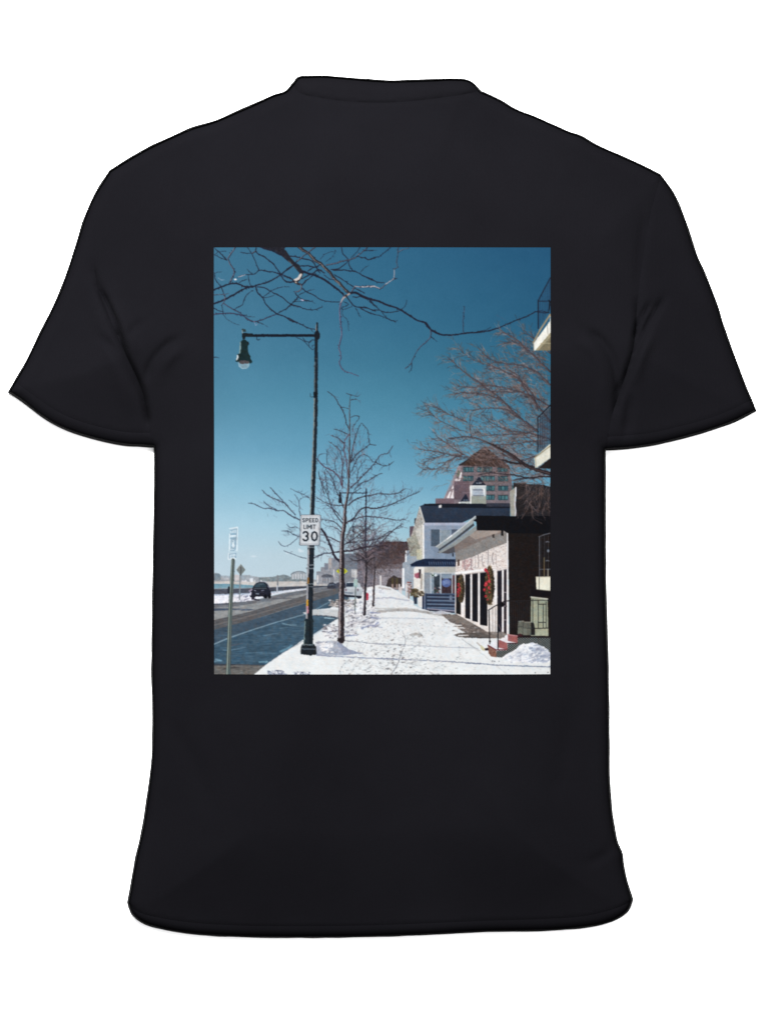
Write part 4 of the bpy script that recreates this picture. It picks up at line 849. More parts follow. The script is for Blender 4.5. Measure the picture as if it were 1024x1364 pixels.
ob(c2, [(700, 600), (740, 660), (800, 715), (900, 722), (1024, 765)], 1.8, 1.4); ob(c3, [(0, 735), (60, 720), (130, 750), (210, 755), (300, 780), (440, 762)], 1.2, 1.2); ob(c3, [(100, 650), (160, 700), (240, 770), (310, 850), (400, 880)], 1.0, .9); ob(c3, [(10, 740), (120, 790), (230, 820), (330, 860), (385, 885), (420, 870)], 1.1, .8)
ob(c2, [(800, 730), (860, 840)], .9, .5); ob(c2, [(960, 640), (1024, 700)], 1.2, 1.0); ob(c2, [(870, 735), (940, 780), (1024, 805)], 1.0, 1.0); ob(c2, [(770, 600), (810, 610), (850, 595)], 1.4, 1.2); ob(c2, [(670, 660), (720, 690), (640, 730), (760, 715)], 1.0, .6); ob(c2, [(650, 730), (660, 820), (700, 850), (720, 980)], .8, .5)
# the long dangling twig
limb(T(TL, [(795, 335), (775, 370), (770, 440), (775, 500), (780, 560), (765, 640), (775, 700), (765, 720), (795, 775), (840, 790), (880, 806)]), 2.0, 1.0, (52, 46, 78), (168, 156, 178), .6)
stroke(T(c2, [(730, 565), (690, 595), (650, 630), (635, 660)]), 2.2, 1.6, (164, 148, 146)); ell(*T(c2, [(690, 590)])[0], 1.8, 1.8, (60, 52, 58))
# left tangle
ob(c1, [(285, 40), (240, 110), (205, 165)], 2.0, 2.0, (190, 180, 190), .3); ob(c1, [(205, 170), (230, 230), (280, 320), (240, 400), (230, 450)], 1.8, 2.0, (160, 150, 166)); ob(c1, [(50, 45), (120, 110), (190, 180)], 1.2, 1.3); ob(c1, [(50, 125), (110, 155), (190, 182)], .8, 1.0); ob(c1, [(45, 120), (100, 90), (180, 80)], .9, .6)
ob(c1, [(40, 525), (120, 490), (220, 455), (300, 450), (400, 485), (470, 490)], 2.6, 2.2); ob(c1, [(40, 680), (150, 640), (240, 595), (330, 540), (430, 495), (500, 480)], 2.8, 2.4); ob(c1, [(480, 490), (560, 460), (640, 440), (740, 390), (810, 345), (880, 290), (950, 240)], 2.0, 1.8)
ob(c1, [(350, 95), (420, 108), (470, 105)], .9, 1.0); ob(c1, [(430, 40), (470, 100), (510, 190), (555, 295)], 1.0, 1.2); ob(c1, [(525, 50), (520, 85), (620, 150), (730, 240), (800, 340), (870, 435), (950, 430)], 1.6, 1.5, None); ob(c1, [(480, 105), (520, 80)], 1.8, 1.6, (150, 130, 130)); ob(c1, [(800, 345), (880, 375), (960, 425)], 1.6, 1.8)
ob(c1, [(310, 385), (360, 360), (440, 345), (510, 340), (555, 300), (640, 310), (740, 325), (800, 350)], 1.1, 1.7, None); stroke(T(c1, [(320, 378), (400, 350)]), 1.0, .8, (196, 180, 186)); ell(*T(c1, [(288, 403)])[0], 2.0, 1.2, (226, 222, 226)); stroke(T(c1, [(95, 385), (130, 410), (165, 408)]), 1.3, .8, (140, 160, 186), .8)
ob(c1, [(420, 285), (465, 335)], .6, .9); ob(c1, [(435, 350), (440, 400), (455, 470)], .9, .9); ob(c1, [(330, 440), (420, 400)], 1.0, .8); ob(c1, [(50, 330), (60, 400), (120, 480), (165, 590)], 1.1, 1.3); ob(c1, [(50, 340), (90, 318), (135, 320)], 1.0, .6); ob(c1, [(45, 580), (130, 575), (210, 565)], 1.3, .9, LI); ob(c1, [(170, 590), (165, 640), (140, 690)], 1.6, 1.2, (170, 150, 160))
ob(c1, [(150, 670), (220, 720), (270, 745), (350, 790), (420, 850), (500, 885), (540, 880)], 1.5, 1.8, (130, 120, 150)); ob(c1, [(45, 800), (150, 788), (260, 790), (370, 815), (440, 860), (500, 885), (600, 860), (680, 825), (760, 795)], 1.9, 1.4, (110, 100, 140)); ob(c1, [(760, 795), (840, 750), (920, 690), (1000, 610)], 1.2, 1.0); ob(c1, [(45, 730), (90, 755), (150, 770)], 1.2, .8); ob(c1, [(135, 700), (150, 790)], .9, .7)
stroke(cat(T(c1, [(150, 800), (200, 860), (260, 895), (335, 925)]), 3), .8, .5, ND, .8)
ob(c1, [(270, 745), (320, 715), (370, 690), (385, 640), (420, 575), (490, 530)], 1.2, .8); ob(c1, [(385, 805), (440, 825), (510, 830)], .9, .5); ob(c1, [(540, 895), (600, 905), (660, 945)], .9, .4); stroke(T(c1, [(500, 880), (520, 925), (550, 900)]), .9, .5, (150, 150, 180), .8)
ob(c1, [(520, 490), (550, 570), (600, 610), (620, 660), (690, 740), (760, 795), (860, 830), (900, 865), (1000, 900)], 1.8, 1.5); ob(c2, [(0, 825), (110, 880), (200, 925), (290, 965), (345, 970)], 1.5, 1.0); ob(c2, [(290, 965), (320, 1010)], .8, .5)
ob(c1, [(540, 490), (620, 500), (690, 540), (780, 585), (840, 620), (880, 660), (930, 690), (1024, 715)], 1.4, 1.3); ob(c2, [(60, 690), (150, 710), (230, 740), (320, 750), (420, 720)], 1.3, .9); ob(c1, [(600, 610), (690, 540), (760, 505), (890, 485)], 1.0, .6); ob(c1, [(610, 612), (680, 600), (730, 585)], .9, .5)
ob(c2, [(70, 690), (120, 630), (160, 590)], .8, .8); ob(c2, [(0, 750), (60, 700)], 1.0, 1.0); stroke(T(c2, [(180, 635), (210, 640)]), 1.6, 1.2, (176, 168, 196)); ob(c2, [(90, 660), (180, 650), (310, 660), (340, 680)], .9, .4)
stroke(T(TL, [(25, 695), (55, 695)]), .9, .6, ND)

# ---- near street lamp
kind('printed_street_lamp', 'tall dark green street lamp with a bell shaped lantern on a straight arm')
PD = (22, 32, 44); PL = (118, 132, 136)
px = lambda y: float(np.interp(y, [432, 560, 700, 870], [421.8, 420.4, 415.2, 410.6])); pwid = lambda y: float(np.interp(y, [440, 520, 700, 712, 800, 822], [4.2, 5.2, 6.3, 9.0, 9.0, 9.0]))
for y in np.arange(446, 826, 4.0):
    y2 = min(y + 4.4, 826); x = px(y); x2 = px(y2); w_ = pwid(y); w2 = pwid(y2)
    poly([(x - w_ / 2, y), (x + w_ / 2, y), (x2 + w2 / 2, y2), (x2 - w2 / 2, y2)], PD, noise=2)
    if y > 478: poly([(x - w_ / 2, y), (x - w_ * .22, y), (x2 - w2 * .22, y2), (x2 - w2 / 2, y2)], (146, 152, 148) if (528 < y < 690) else ((96, 108, 112) if y < 700 else (176, 172, 176)), alpha=.85)
    poly([(x + w_ * .05, y), (x + w_ * .22, y), (x2 + w2 * .22, y2), (x2 + w2 * .05, y2)], (34, 48, 60), alpha=.7)
L5 = lambda q, c_, **k: poly(T(c5, q), c_, **k)
stroke(T(c5, [(897, 78), (893, 150)]), 2.6, 3.2, PD); stroke(T(c5, [(888, 90), (884, 150)]), .7, .7, (150, 140, 136))
L5([(870, 165), (885, 150), (910, 152), (925, 180), (922, 225), (905, 240), (872, 230)], (18, 28, 40)); L5([(205, 185), (290, 185), (870, 185), (870, 212), (330, 212), (205, 208)], (18, 26, 42))
L5([(200, 172), (270, 178), (275, 212), (200, 210)], (20, 30, 40)); L5([(165, 172), (205, 172), (205, 210), (195, 235), (172, 235), (165, 205)], (22, 34, 42)); L5([(162, 138), (170, 130), (200, 134), (205, 160), (165, 165)], (48, 66, 70)); stroke(T(c5, [(168, 150), (170, 172)]), 1.2, 1.2, (140, 156, 160))
L5([(350, 182), (375, 180), (375, 190), (350, 190)], (18, 26, 42)); L5([(590, 182), (610, 182), (610, 190), (590, 190)], (18, 26, 42))
L5([(172, 238), (200, 238), (228, 268), (230, 290), (222, 300), (225, 345), (235, 378), (248, 400), (250, 425), (266, 450), (262, 462), (240, 468), (122, 455), (100, 448), (108, 430), (115, 385), (135, 372), (140, 330), (145, 262)], (16, 44, 48), noise=3)
L5([(145, 262), (155, 255), (155, 330), (148, 372), (135, 375), (140, 330)], (118, 146, 150)); L5([(115, 388), (130, 380), (132, 410), (118, 438), (108, 440)], (196, 206, 210)); stroke(T(c5, [(225, 262), (230, 285)]), 1.4, 1.4, (20, 34, 44))
L5([(125, 452), (180, 462), (242, 458), (236, 495), (205, 522), (165, 522), (135, 498)], (166, 186, 198), alpha=.5); L5([(135, 445), (190, 436), (236, 448), (228, 472), (150, 474)], (84, 76, 80), noise=8); stroke(T(c5, [(128, 460), (138, 498), (168, 520), (205, 520), (234, 494)]), .6, .6, (176, 198, 212), .7); L5([(150, 480), (225, 478), (205, 505), (165, 505)], (120, 150, 166), alpha=.7)
stroke(T(c5, [(310, 212), (310, 235), (325, 242), (338, 232)]), 1.0, 1.0, (34, 56, 78)); stroke(cat(T(c5, [(690, 215), (740, 235), (780, 262), (820, 310), (850, 338), (870, 325)]), 3), .9, .9, (36, 58, 82)); stroke(cat(T(c5, [(760, 220), (780, 255), (820, 262), (850, 240), (870, 240)]), 3), 1.0, 1.0, (30, 50, 74)); stroke(cat(T(c5, [(820, 300), (815, 270), (840, 255)]), 3), .8, .8, (40, 60, 84)); stroke(cat(T(c5, [(868, 290), (850, 295), (850, 315)]), 2), .8, .8, (40, 60, 84))
stroke(T(c5, [(832, 760), (832, 788), (845, 798), (858, 792)]), .9, .8, (40, 66, 84)); L5([(860, 748), (902, 745), (902, 795), (862, 798)], (16, 22, 30)); stroke(T(c5, [(866, 424), (906, 424)]), .8, .8, (80, 96, 104), .8); stroke(T(c5, [(862, 496), (905, 496)]), .8, .8, (50, 60, 70), .8)
# collars and stickers on the lower pole
for v, u0, u1 in [(75, 78, 160), (95, 85, 160), (275, 78, 155), (315, 70, 150), (490, 70, 150)]:
    stroke(T(c11, [(u0, v), (u1, v + 2)]), 1.3, 1.3, (120, 128, 134) if v != 95 else (20, 26, 34))
poly(T(c11, [(80, 420), (104, 418), (102, 490), (80, 490)]), (150, 104, 40), noise=14); poly(T(c11, [(72, 670), (95, 668), (92, 745), (72, 745)]), (206, 146, 34), noise=10); poly(T(c11, [(75, 745), (95, 745), (92, 830), (72, 830)]), (196, 132, 146), noise=10)
poly(T(c12, [(932, 320), (1000, 320), (1010, 345), (1005, 365), (1004, 570), (1010, 575), (905, 575), (915, 480), (922, 360), (915, 345)]), (28, 42, 50), noise=4)
poly(T(c12, [(920, 345), (932, 350), (925, 480), (916, 572), (905, 572), (915, 480)]), (112, 132, 132), alpha=.9); poly(T(c12, [(965, 345), (985, 345), (985, 572), (962, 572)]), (16, 26, 34), alpha=.8)
poly(T(BL, [(545, 1105), (615, 1103), (628, 1120), (630, 1165), (600, 1170), (535, 1165), (537, 1130)]), (26, 34, 42), noise=4)
stroke(T(BL, [(548, 1108), (612, 1108)]), 1.2, 1.2, (110, 124, 130)); stroke(T(BL, [(545, 1132), (622, 1134)]), 1.2, 1.2, (86, 98, 110)); stroke(T(BL, [(540, 1120), (538, 1160)]), 1.2, 1.2, (96, 106, 110)); stroke(T(BL, [(545, 1136), (540, 1164)]), 1.0, 1.0, (20, 24, 32))
for y in (720, 752, 781): stroke([(px(y) - 4.5, y), (px(y) + 4.5, y + .4)], .9, .9, (128, 134, 140), .8)

kind('printed_speed_limit_sign', 'white road sign reading SPEED LIMIT 30')
a9 = lambda q, c_, **k: poly(T(c9, q), c_, **k)
def rr(u0, v0, u1, v1, r_, du):   # rounded rectangle; du = shear of the foot
    q = []
    for cx, cy, a0 in ((u1 - r_, v0 + r_, -90), (u1 - r_, v1 - r_, 0), (u0 + r_, v1 - r_, 90), (u0 + r_, v0 + r_, 180)):
        for k in range(5):
            a = math.radians(a0 + k * 22.5); v = cy + r_ * math.sin(a); q.append((cx + r_ * math.cos(a) + du * (v - v0) / (v1 - v0), v))
    return q
a9(rr(598, 388, 834, 738, 14, -12), (84, 90, 102)); a9(rr(605, 395, 826, 731, 11, -12), (208, 212, 218), noise=3, col2=(196, 202, 210)); 
a9(rr(613, 404, 818, 722, 9, -12), (108, 114, 124)); a9(rr(617, 408, 814, 718, 8, -12), (204, 209, 215), noise=3, col2=(198, 204, 211))
GL = {'S': [[(1, .15), (.75, 0), (.25, 0), (0, .2), (.15, .42), (.85, .58), (1, .8), (.75, 1), (.25, 1), (0, .85)]], 'P': [[(0, 1), (0, 0), (.7, 0), (1, .15), (1, .4), (.7, .55), (0, .55)]],
      'E': [[(1, 0), (0, 0), (0, 1), (1, 1)], [(0, .5), (.8, .5)]], 'D': [[(0, 0), (.6, 0), (1, .3), (1, .7), (.6, 1), (0, 1), (0, 0)]], 'L': [[(0, 0), (0, 1), (1, 1)]], 'I': [[(.5, 0), (.5, 1)]],
      'M': [[(0, 1), (0, 0), (.5, .65), (1, 0), (1, 1)]], 'T': [[(0, 0), (1, 0)], [(.5, 0), (.5, 1)]],
      '3': [[(.02, .14), (.25, 0), (.7, 0), (1, .18), (.95, .38), (.6, .5), (.95, .6), (1, .82), (.7, 1), (.25, 1), (0, .86)]], '0': [[(.5, 0), (.85, .12), (1, .5), (.85, .88), (.5, 1), (.15, .88), (0, .5), (.15, .12), (.5, 0)]]}
def glyph(ch, u0, v0, u1, v1, w_):
    for st in GL[ch]: stroke(T(c9, [(u0 + (u1 - u0) * x, v0 + (v1 - v0) * y) for x, y in st]), w_, w_, (26, 36, 48))
for ch, u in zip('SPEED', (627, 665, 703, 739, 776)): glyph(ch, u, 431, u + 22, 471, .86)
for ch, u, w_ in (('L', 640, 18), ('I', 664, 12), ('M', 686, 32), ('I', 724, 12), ('T', 744, 28)): glyph(ch, u, 505, u + w_, 549, .86)
glyph('3', 632, 584, 686, 682, 2.1); glyph('0', 728, 584, 790, 682, 2.1)

# ---- right: big tree
kind('printed_wall', 'dark side wall and pale chimney behind the flat roof')
poly([(688, 648), (718, 645), (733, 648), (733, 700), (686, 700)], (38, 34, 38), noise=6, ns=(3, 3))
poly(T(c16, [(500, 490), (560, 500), (640, 490), (680, 510), (830, 515), (830, 545), (960, 555), (960, 700), (540, 700), (500, 560)]), (50, 44, 46), noise=9, ns=(3, 3))
poly(T(c16, [(455, 600), (530, 548), (538, 560), (535, 660), (525, 780), (538, 850), (530, 905), (465, 905)]), (158, 156, 146), noise=5)
stroke(T(c16, [(530, 552), (530, 662)]), 1.6, 1.6, (236, 236, 244)); stroke(T(c16, [(525, 662), (518, 770), (530, 840), (525, 900)]), 1.6, 1.6, (206, 204, 214))
poly(T(c16, [(165, 745), (455, 745), (455, 790), (165, 790)]), (52, 56, 72), noise=5)
kind('printed_bare_tree', 'large leafless tree with a dense fan of brown twigs at the right')
TWC = [(104, 86, 82), (136, 112, 108), (74, 60, 64), (164, 140, 138), (112, 88, 80), (56, 46, 56), (124, 104, 106)]
def tw_(x, y, a, L, w0, dep, alpha=.7):
    pts = [(x, y)]; n_ = max(2, int(L / 3.5))
    for i in range(n_):
        a += rnd.uniform(-.22, .22); pts.append((pts[-1][0] + math.cos(a) * L / n_, pts[-1][1] + math.sin(a) * L / n_))
    stroke(pts, w0, .45, rnd.choice(TWC), alpha)
    if dep:
        for i in range(1, n_ + 1):
            for s in (-1, 1):
                if rnd.random() < .42: tw_(*pts[i], a + s * rnd.uniform(.25, .75), L * rnd.uniform(.35, .6), w0 * .65, dep - 1, alpha)
LB = [  # limbs in c7 coordinates, tip first
 ([(270, 190), (370, 280), (500, 375), (640, 480), (760, 600), (900, 710)], 1.0, 2.8), ([(310, 440), (400, 435), (560, 455), (650, 490)], 1.1, 1.4), ([(330, 390), (440, 400), (560, 385), (700, 410), (830, 450), (980, 530)], 1.0, 2.0),
 ([(490, 130), (560, 200), (650, 230), (800, 250), (900, 300), (985, 380)], 1.0, 2.0), ([(640, 5), (740, 60), (830, 140), (900, 210), (985, 290)], 1.2, 2.4), ([(660, 90), (760, 90), (830, 150)], 1.0, 1.2), ([(540, 240), (650, 280), (760, 340), (850, 430), (900, 560)], 1.0, 2.2),
 ([(120, 560), (230, 640), (360, 700)], .8, 1.0), ([(160, 520), (280, 590), (400, 640)], .8, 1.0), ([(280, 755), (420, 745), (540, 780), (700, 870), (830, 950), (985, 1005)], 1.2, 3.6), ([(70, 830), (200, 850), (330, 880), (440, 890)], .9, 1.4), ([(190, 740), (290, 810), (380, 870)], .9, 1.3),
 ([(430, 560), (560, 545), (680, 555), (760, 610)], 1.0, 1.4), ([(560, 640), (700, 700), (850, 720), (985, 760)], 1.0, 1.8), ([(520, 420), (650, 430), (800, 430)], 1.0, 1.4), ([(500, 740), (640, 730), (780, 720), (900, 700)], 1.0, 1.4), ([(100, 975), (200, 965), (290, 900), (370, 870)], .9, 1.0), ([(90, 935), (160, 900), (250, 870)], .7, .8),
 ([(700, 280), (760, 320), (800, 400), (880, 500), (985, 640)], 1.3, 2.4), ([(800, 0), (870, 60), (985, 160)], 1.0, 1.4), ([(340, 125), (420, 190), (520, 240)], .6, .8), ([(420, 660), (432, 745)], .9, 1.2), ([(600, 800), (760, 790), (900, 770)], 1.0, 1.4), ([(640, 860), (760, 910), (880, 880)], 1, 1.4)]
for p, w0, w1 in LB:
    q = T(c7, p); c = cat(q, 4)
    for i in range(len(c)):
        f = i / len(c)
        for _ in range(3):
            if rnd.random() < .85:
                j = min(i + 1, len(c) - 1); k = max(0, j - 1); a = math.atan2(c[k][1] - c[j][1], c[k][0] - c[j][0]) if j != k else -2.5
                tw_(*c[i], a + rnd.choice((-1, 1)) * rnd.uniform(.2, .9), rnd.uniform(6, 16), .85, 1, .6)
for _ in range(900):      # fill the dense heart of the crown
    x, y = 733 - 118 * rnd.random() ** 1.3, rnd.uniform(462, 645)
    if (x - 740) ** 2 / 122 ** 2 + (y - 565) ** 2 / 108 ** 2 > 1: continue
    tw_(x, y, rnd.uniform(-3.4, -2.0), rnd.uniform(8, 16), .8, 1, .5)
for _ in range(150): tw_(rnd.uniform(590, 732), rnd.uniform(585, 645), rnd.uniform(-3.5, -2.6), rnd.uniform(10, 22), .8, 1, .5)
for _ in range(26): tw_(rnd.uniform(642, 690), rnd.uniform(600, 640), rnd.uniform(-3.3, -1.2), rnd.uniform(8, 14), .9, 1, .6)
for p, w0, w1 in LB: limb(T(c7, p), w0, w1, (58, 48, 56), (136, 116, 116), .5, -1, .8, .5)
limb(T(c16, [(190, 0), (330, 70), (450, 130), (560, 210), (680, 290), (820, 340), (960, 380)]), 2.0, 5.0, (46, 36, 42), (92, 72, 70)); limb(T(c16, [(60, 400), (200, 372), (370, 385), (520, 400), (700, 430), (850, 415), (960, 420)]), 1.0, 2.0, (54, 44, 50)); limb(T(c16, [(360, 210), (480, 245), (600, 255), (760, 300)]), 2.4, 2.6, (52, 42, 46)); limb(T(c16, [(500, 460), (620, 440), (760, 440)]), 1.2, 1.4, (52, 44, 52))
# ---- flat roofed shop
kind('printed_shop', 'low whitewashed brick shop with a deep black flat roof and tall dark windows')
H2 = lambda q, c_, **k: poly(T(BR, q), c_, **k)
H2([(445, 545), (560, 480), (748, 420), (752, 1030), (630, 1010), (440, 900)], (224, 212, 206), noise=14, ns=(2.2, 1.8))
for _ in range(900):
    u = rnd.uniform(446, 748); v = rnd.uniform(560 - (u - 446) * .35, 680)
    x, y = T(BR, [(u, v)])[0]; seg((x - .5, y), (x + .6, y - .15), .3, .3, rnd.choice([(176, 152, 148), (206, 184, 178), (250, 246, 242), (146, 128, 128), (250, 248, 246)]), .75)
for _ in range(160):
    u = rnd.uniform(480, 540); v = rnd.uniform(585, 650); x, y = T(BR, [(u, v)])[0]; seg((x, y), (x + .7, y), .5, .5, rnd.choice([(160, 112, 116), (180, 136, 138), (206, 176, 174)]), .75)
for u0, v0, v1 in [(494, 560, 650), (500, 570, 655), (535, 555, 645), (556, 560, 640), (572, 545, 635), (600, 560, 630), (632, 535, 620), (660, 550, 620), (676, 560, 625)]: stroke(T(BR, [(u0, v0), (u0 + rnd.uniform(-6, 6), (v0 + v1) / 2), (u0 + rnd.uniform(-4, 4), v1)]), 1.0, .8, rnd.choice([(128, 120, 124), (150, 142, 146), (104, 98, 104)]), .8)
H2([(441, 548), (560, 488), (748, 422), (748, 490), (640, 530), (540, 575), (445, 605)], (134, 130, 128), noise=8, ns=(2.2, 2))
H2([(455, 590), (466, 588), (466, 625), (455, 627)], (84, 60, 52))
# columns and openings
for u0, u1, v0, v1, c_ in [(500, 528, 676, 928, (24, 24, 34)), (540, 572, 672, 945, (22, 22, 32)), (586, 628, 666, 968, (20, 20, 30)), (686, 711, 656, 1015, (30, 28, 42)), (723, 739, 650, 1018, (44, 36, 46)), (446, 474, 680, 902, (26, 24, 26))]:
    H2([(u0, v0), (u1, v0 - 4), (u1, v1 + 8), (u0, v1)], c_, noise=4, ns=(2, 6))
    stroke(T(BR, [(u0, v0), (u1, v0 - 4)]), 1.2, 1.2, (120, 116, 120), .8)
for u, v0, v1 in [(484, 690, 918), (533, 680, 940), (579, 676, 968), (676, 665, 1010), (717, 655, 1016), (745, 430, 1018)]:
    stroke(T(BR, [(u, v0), (u, v1)]), 1.9, 1.9, (238, 234, 236))
H2([(628, 850), (684, 850), (684, 1030), (634, 1010)], (226, 216, 210), noise=12, ns=(2, 2)); stroke(T(BR, [(686, 950), (720, 1030)]), .6, .6, (150, 120, 120))
stroke(T(BR, [(444, 668), (500, 664), (560, 655), (624, 646)]), 2.4, 3.0, (244, 240, 240))
for v in (780, 860, 940): stroke(T(BR, [(724, v), (738, v)]), .8, .8, (180, 170, 176))
H2([(748, 430), (1010, 430), (1010, 1040), (756, 1030)], (30, 22, 22), noise=4, ns=(4, 2))
for _ in range(150):
    u = rnd.uniform(752, 985); v = rnd.uniform(450, 800); x, y = T(BR, [(u, v)])[0]; seg((x - 1, y), (x + 1, y), .3, .3, rnd.choice([(42, 30, 28), (22, 18, 20), (50, 34, 32)]), .6)
# canopy: soffit, gutter, black fascia
H2([(335, 548), (440, 500), (560, 415), (745, 420), (700, 440), (590, 480), (441, 548)], (128, 116, 112), noise=5, ns=(6, 2))
H2([(520, 450), (570, 420), (720, 424), (640, 450), (560, 474)], (156, 142, 134), noise=5); H2([(335, 548), (435, 512), (440, 548), (400, 556)], (84, 84, 92))
H2([(330, 515), (440, 440), (562, 335), (566, 352), (548, 376), (440, 462), (345, 528)], (150, 158, 160), noise=4); H2([(345, 530), (440, 464), (548, 378), (552, 392), (440, 478), (348, 540)], (66, 72, 80))
H2([(345, 545), (440, 484), (562, 392), (565, 420), (440, 508), (350, 556)], (140, 148, 150), noise=3)
stroke(T(BR, [(330, 515), (400, 466), (440, 436), (500, 388), (558, 338)]), 1.3, 1.3, (196, 202, 206)); stroke(T(BR, [(395, 470), (420, 450)]), 1.4, 1.4, (250, 250, 250))
H2([(562, 334), (800, 338), (1010, 336), (1010, 440), (745, 436), (720, 420), (566, 420)], (12, 12, 20), noise=2.5); H2([(545, 362), (566, 350), (566, 372)], (16, 18, 28))
H2([(708, 420), (720, 420), (720, 452), (708, 450)], (22, 20, 24)); H2([(655, 445), (668, 440), (668, 465), (657, 462)], (58, 52, 52)); H2([(424, 552), (432, 552), (432, 574), (424, 570)], (26, 30, 44))
kind('printed_bare_tree', 'brown twigs hanging over the black roof at the right edge')
for _ in range(30): tw_(rnd.uniform(700, 734), rnd.uniform(640, 668), rnd.uniform(1.0, 2.4), rnd.uniform(12, 26), .9, 1, .4)
for p in ([(560, 700), (640, 640), (720, 560)], [(600, 940), (660, 850), (740, 700), (860, 620)], [(730, 840), (740, 920), (800, 970), (860, 1000)], [(850, 580), (850, 680), (830, 800)], [(950, 650), (930, 760), (950, 900)], [(880, 800), (860, 860), (900, 960)], [(540, 870), (560, 930)]): limb(T(c16, p), 1.1, .7, (104, 84, 80), None, .3, alpha=.8)

kind('printed_wreath', 'smaller festive wreath with a red bow on the shop front')
def wreath(cx, cy, rx, ry, nred):
    for _ in range(int(rx * ry * 6)):
        a = rnd.uniform(0, 6.28); r_ = math.sqrt(rnd.random()); x, y = cx + rx * r_ * math.cos(a), cy + ry * r_ * math.sin(a); l = rnd.uniform(.6, 1.8); b_ = rnd.uniform(0, 6.28)
        seg((x, y), (x + l * math.cos(b_), y + l * math.sin(b_)), .45, .3, rnd.choice([(110, 90, 56), (84, 70, 44), (60, 50, 34), (134, 112, 74), (72, 58, 34), (46, 36, 26)] if x < cx + rx * .5 else [(46, 38, 28), (60, 48, 34), (30, 24, 22)]), .9)
ell(615, 784, 4.0, 19, (56, 46, 34)); wreath(613.5, 784, 3.8, 19.5, 0)
for _ in range(30): ell(611 + rnd.uniform(-1.8, 1.8), 785 + rnd.gauss(0, 4.2), rnd.uniform(.6, 1.3), rnd.uniform(.8, 1.6), rnd.choice([(176, 34, 50), (150, 28, 40), (196, 52, 66)]), n=8)
kind('printed_wreath', 'large festive wreath with red ribbon hanging on the shop front')
ell(652, 780, 6.2, 26, (62, 50, 36)); wreath(652, 780, 6.2, 26.5, 0)
for u, v, r_ in [(155, 550, 2.2), (170, 565, 1.4), (185, 590, 1.5), (195, 620, 1.5), (195, 650, 1.4), (200, 690, 1.9), (160, 725, 2.3), (150, 745, 1.6), (140, 795, 2.2), (195, 770, 1.9), (200, 785, 1.4), (155, 875, 1.9), (205, 830, 1.0), (180, 920, 1.0), (175, 700, 1.2)]:
    x, y = T(c18, [(u, v)])[0]; ell(x, y, r_ * .9, r_ * 1.1, rnd.choice([(186, 34, 52), (164, 28, 46), (200, 48, 62)]), n=9); ell(x - .5, y - .5, r_ * .35, r_ * .35, (238, 84, 96), n=7)
# ---- balconies
def balcony(slab, soffit, rails, under=None):
    if under: poly(T(*under[:1], under[1]), (30, 24, 28))
    poly(slab, (232, 230, 214), noise=4); poly(soffit, (128, 116, 92), noise=6) if soffit else None
kind('printed_balcony', 'cream balcony slab and black iron railing at the upper right corner')
poly(T(TR, [(895, 600), (990, 470), (994, 420), (994, 640), (898, 640)]), (236, 234, 222), noise=3)
poly(T(TR, [(994, 535), (994, 640), (905, 640)]), (128, 118, 92), noise=5); poly(T(TR, [(994, 535), (905, 640), (922, 640), (994, 560)]), (158, 148, 118)); stroke(T(TR, [(935, 598), (994, 598)]), .9, .9, (176, 164, 130), .8)
stroke(T(TR, [(893, 595), (940, 510), (992, 432)]), 2.2, 2.4, (150, 136, 112)); stroke(T(TR, [(975, 492), (978, 545)]), .8, .8, (150, 146, 136)); stroke(T(TR, [(896, 596), (898, 640)]), 1.0, 1.0, (178, 172, 152))
RL = (26, 36, 60)
stroke(T(c4, [(825, 645), (895, 510), (962, 385)]), 1.2, 1.4, RL); stroke(T(c4, [(825, 640), (826, 960)]), 1.7, 1.7, RL); stroke(T(c4, [(828, 650), (962, 650)]), 1.0, 1.0, RL); stroke(T(c4, [(828, 775), (900, 785), (950, 780)]), 1.0, 1.0, RL)
for u, v0, v1 in [(848, 610, 930), (868, 575, 900), (888, 540, 870), (908, 500, 830), (926, 465, 800), (945, 430, 780), (958, 410, 760)]:
    for k in range(int((v1 - v0) / 18)): seg(*T(c4, [(u, v0 + k * 18), (u, v0 + k * 18 + 9)]), .35, .35, (40, 60, 92), .75)
    stroke(T(c4, [(u, v0), (u, v1)]), .5, .5, (36, 52, 82), .6)
stroke(T(c4, [(945, 640), (958, 660), (950, 720), (940, 780)]), 1.6, 1.2, (18, 22, 34))
kind('printed_balcony', 'middle cream balcony with lattice railing in front of the twigs')
poly([(718, 558), (733, 543), (733, 592), (718, 603)], (60, 62, 78), alpha=.3, noise=10, ns=(2, 2))
poly(T(TR, [(900, 1262), (994, 1180), (994, 1260), (912, 1307), (905, 1325), (905, 1307)]), (226, 224, 204), noise=4)
poly(T(BR, [(905, 0), (994, -45), (994, 0), (915, 55), (906, 50)]), (234, 232, 212), noise=3); stroke(T(BR, [(906, 0), (912, 52)]), 1.4, 1.4, (190, 184, 160)); stroke(T(BR, [(903, -2), (994, -70)]), 1.3, 1.3, (150, 138, 110)); poly(T(BR, [(994, 2), (994, 62), (925, 58)]), (40, 32, 32), noise=4)
stroke(T(TR, [(920, 1030), (994, 955)]), 1.3, 1.3, (24, 28, 42)); stroke(T(TR, [(921, 1030), (921, 1230)]), 1.2, 1.2, (34, 38, 54))
for u in (935, 948, 961, 974, 986): stroke(T(TR, [(u, 1030 - (u - 920) * .95), (u, 1215 - (u - 920) * .5)]), .6, .6, (38, 40, 58), .8)
for k in range(8): stroke(T(TR, [(925, 1050 + k * 20), (990, 1000 + k * 20)]), .4, .4, (60, 56, 76), .6)
kind('printed_balcony', 'lowest cream balcony with ornamental iron railing')
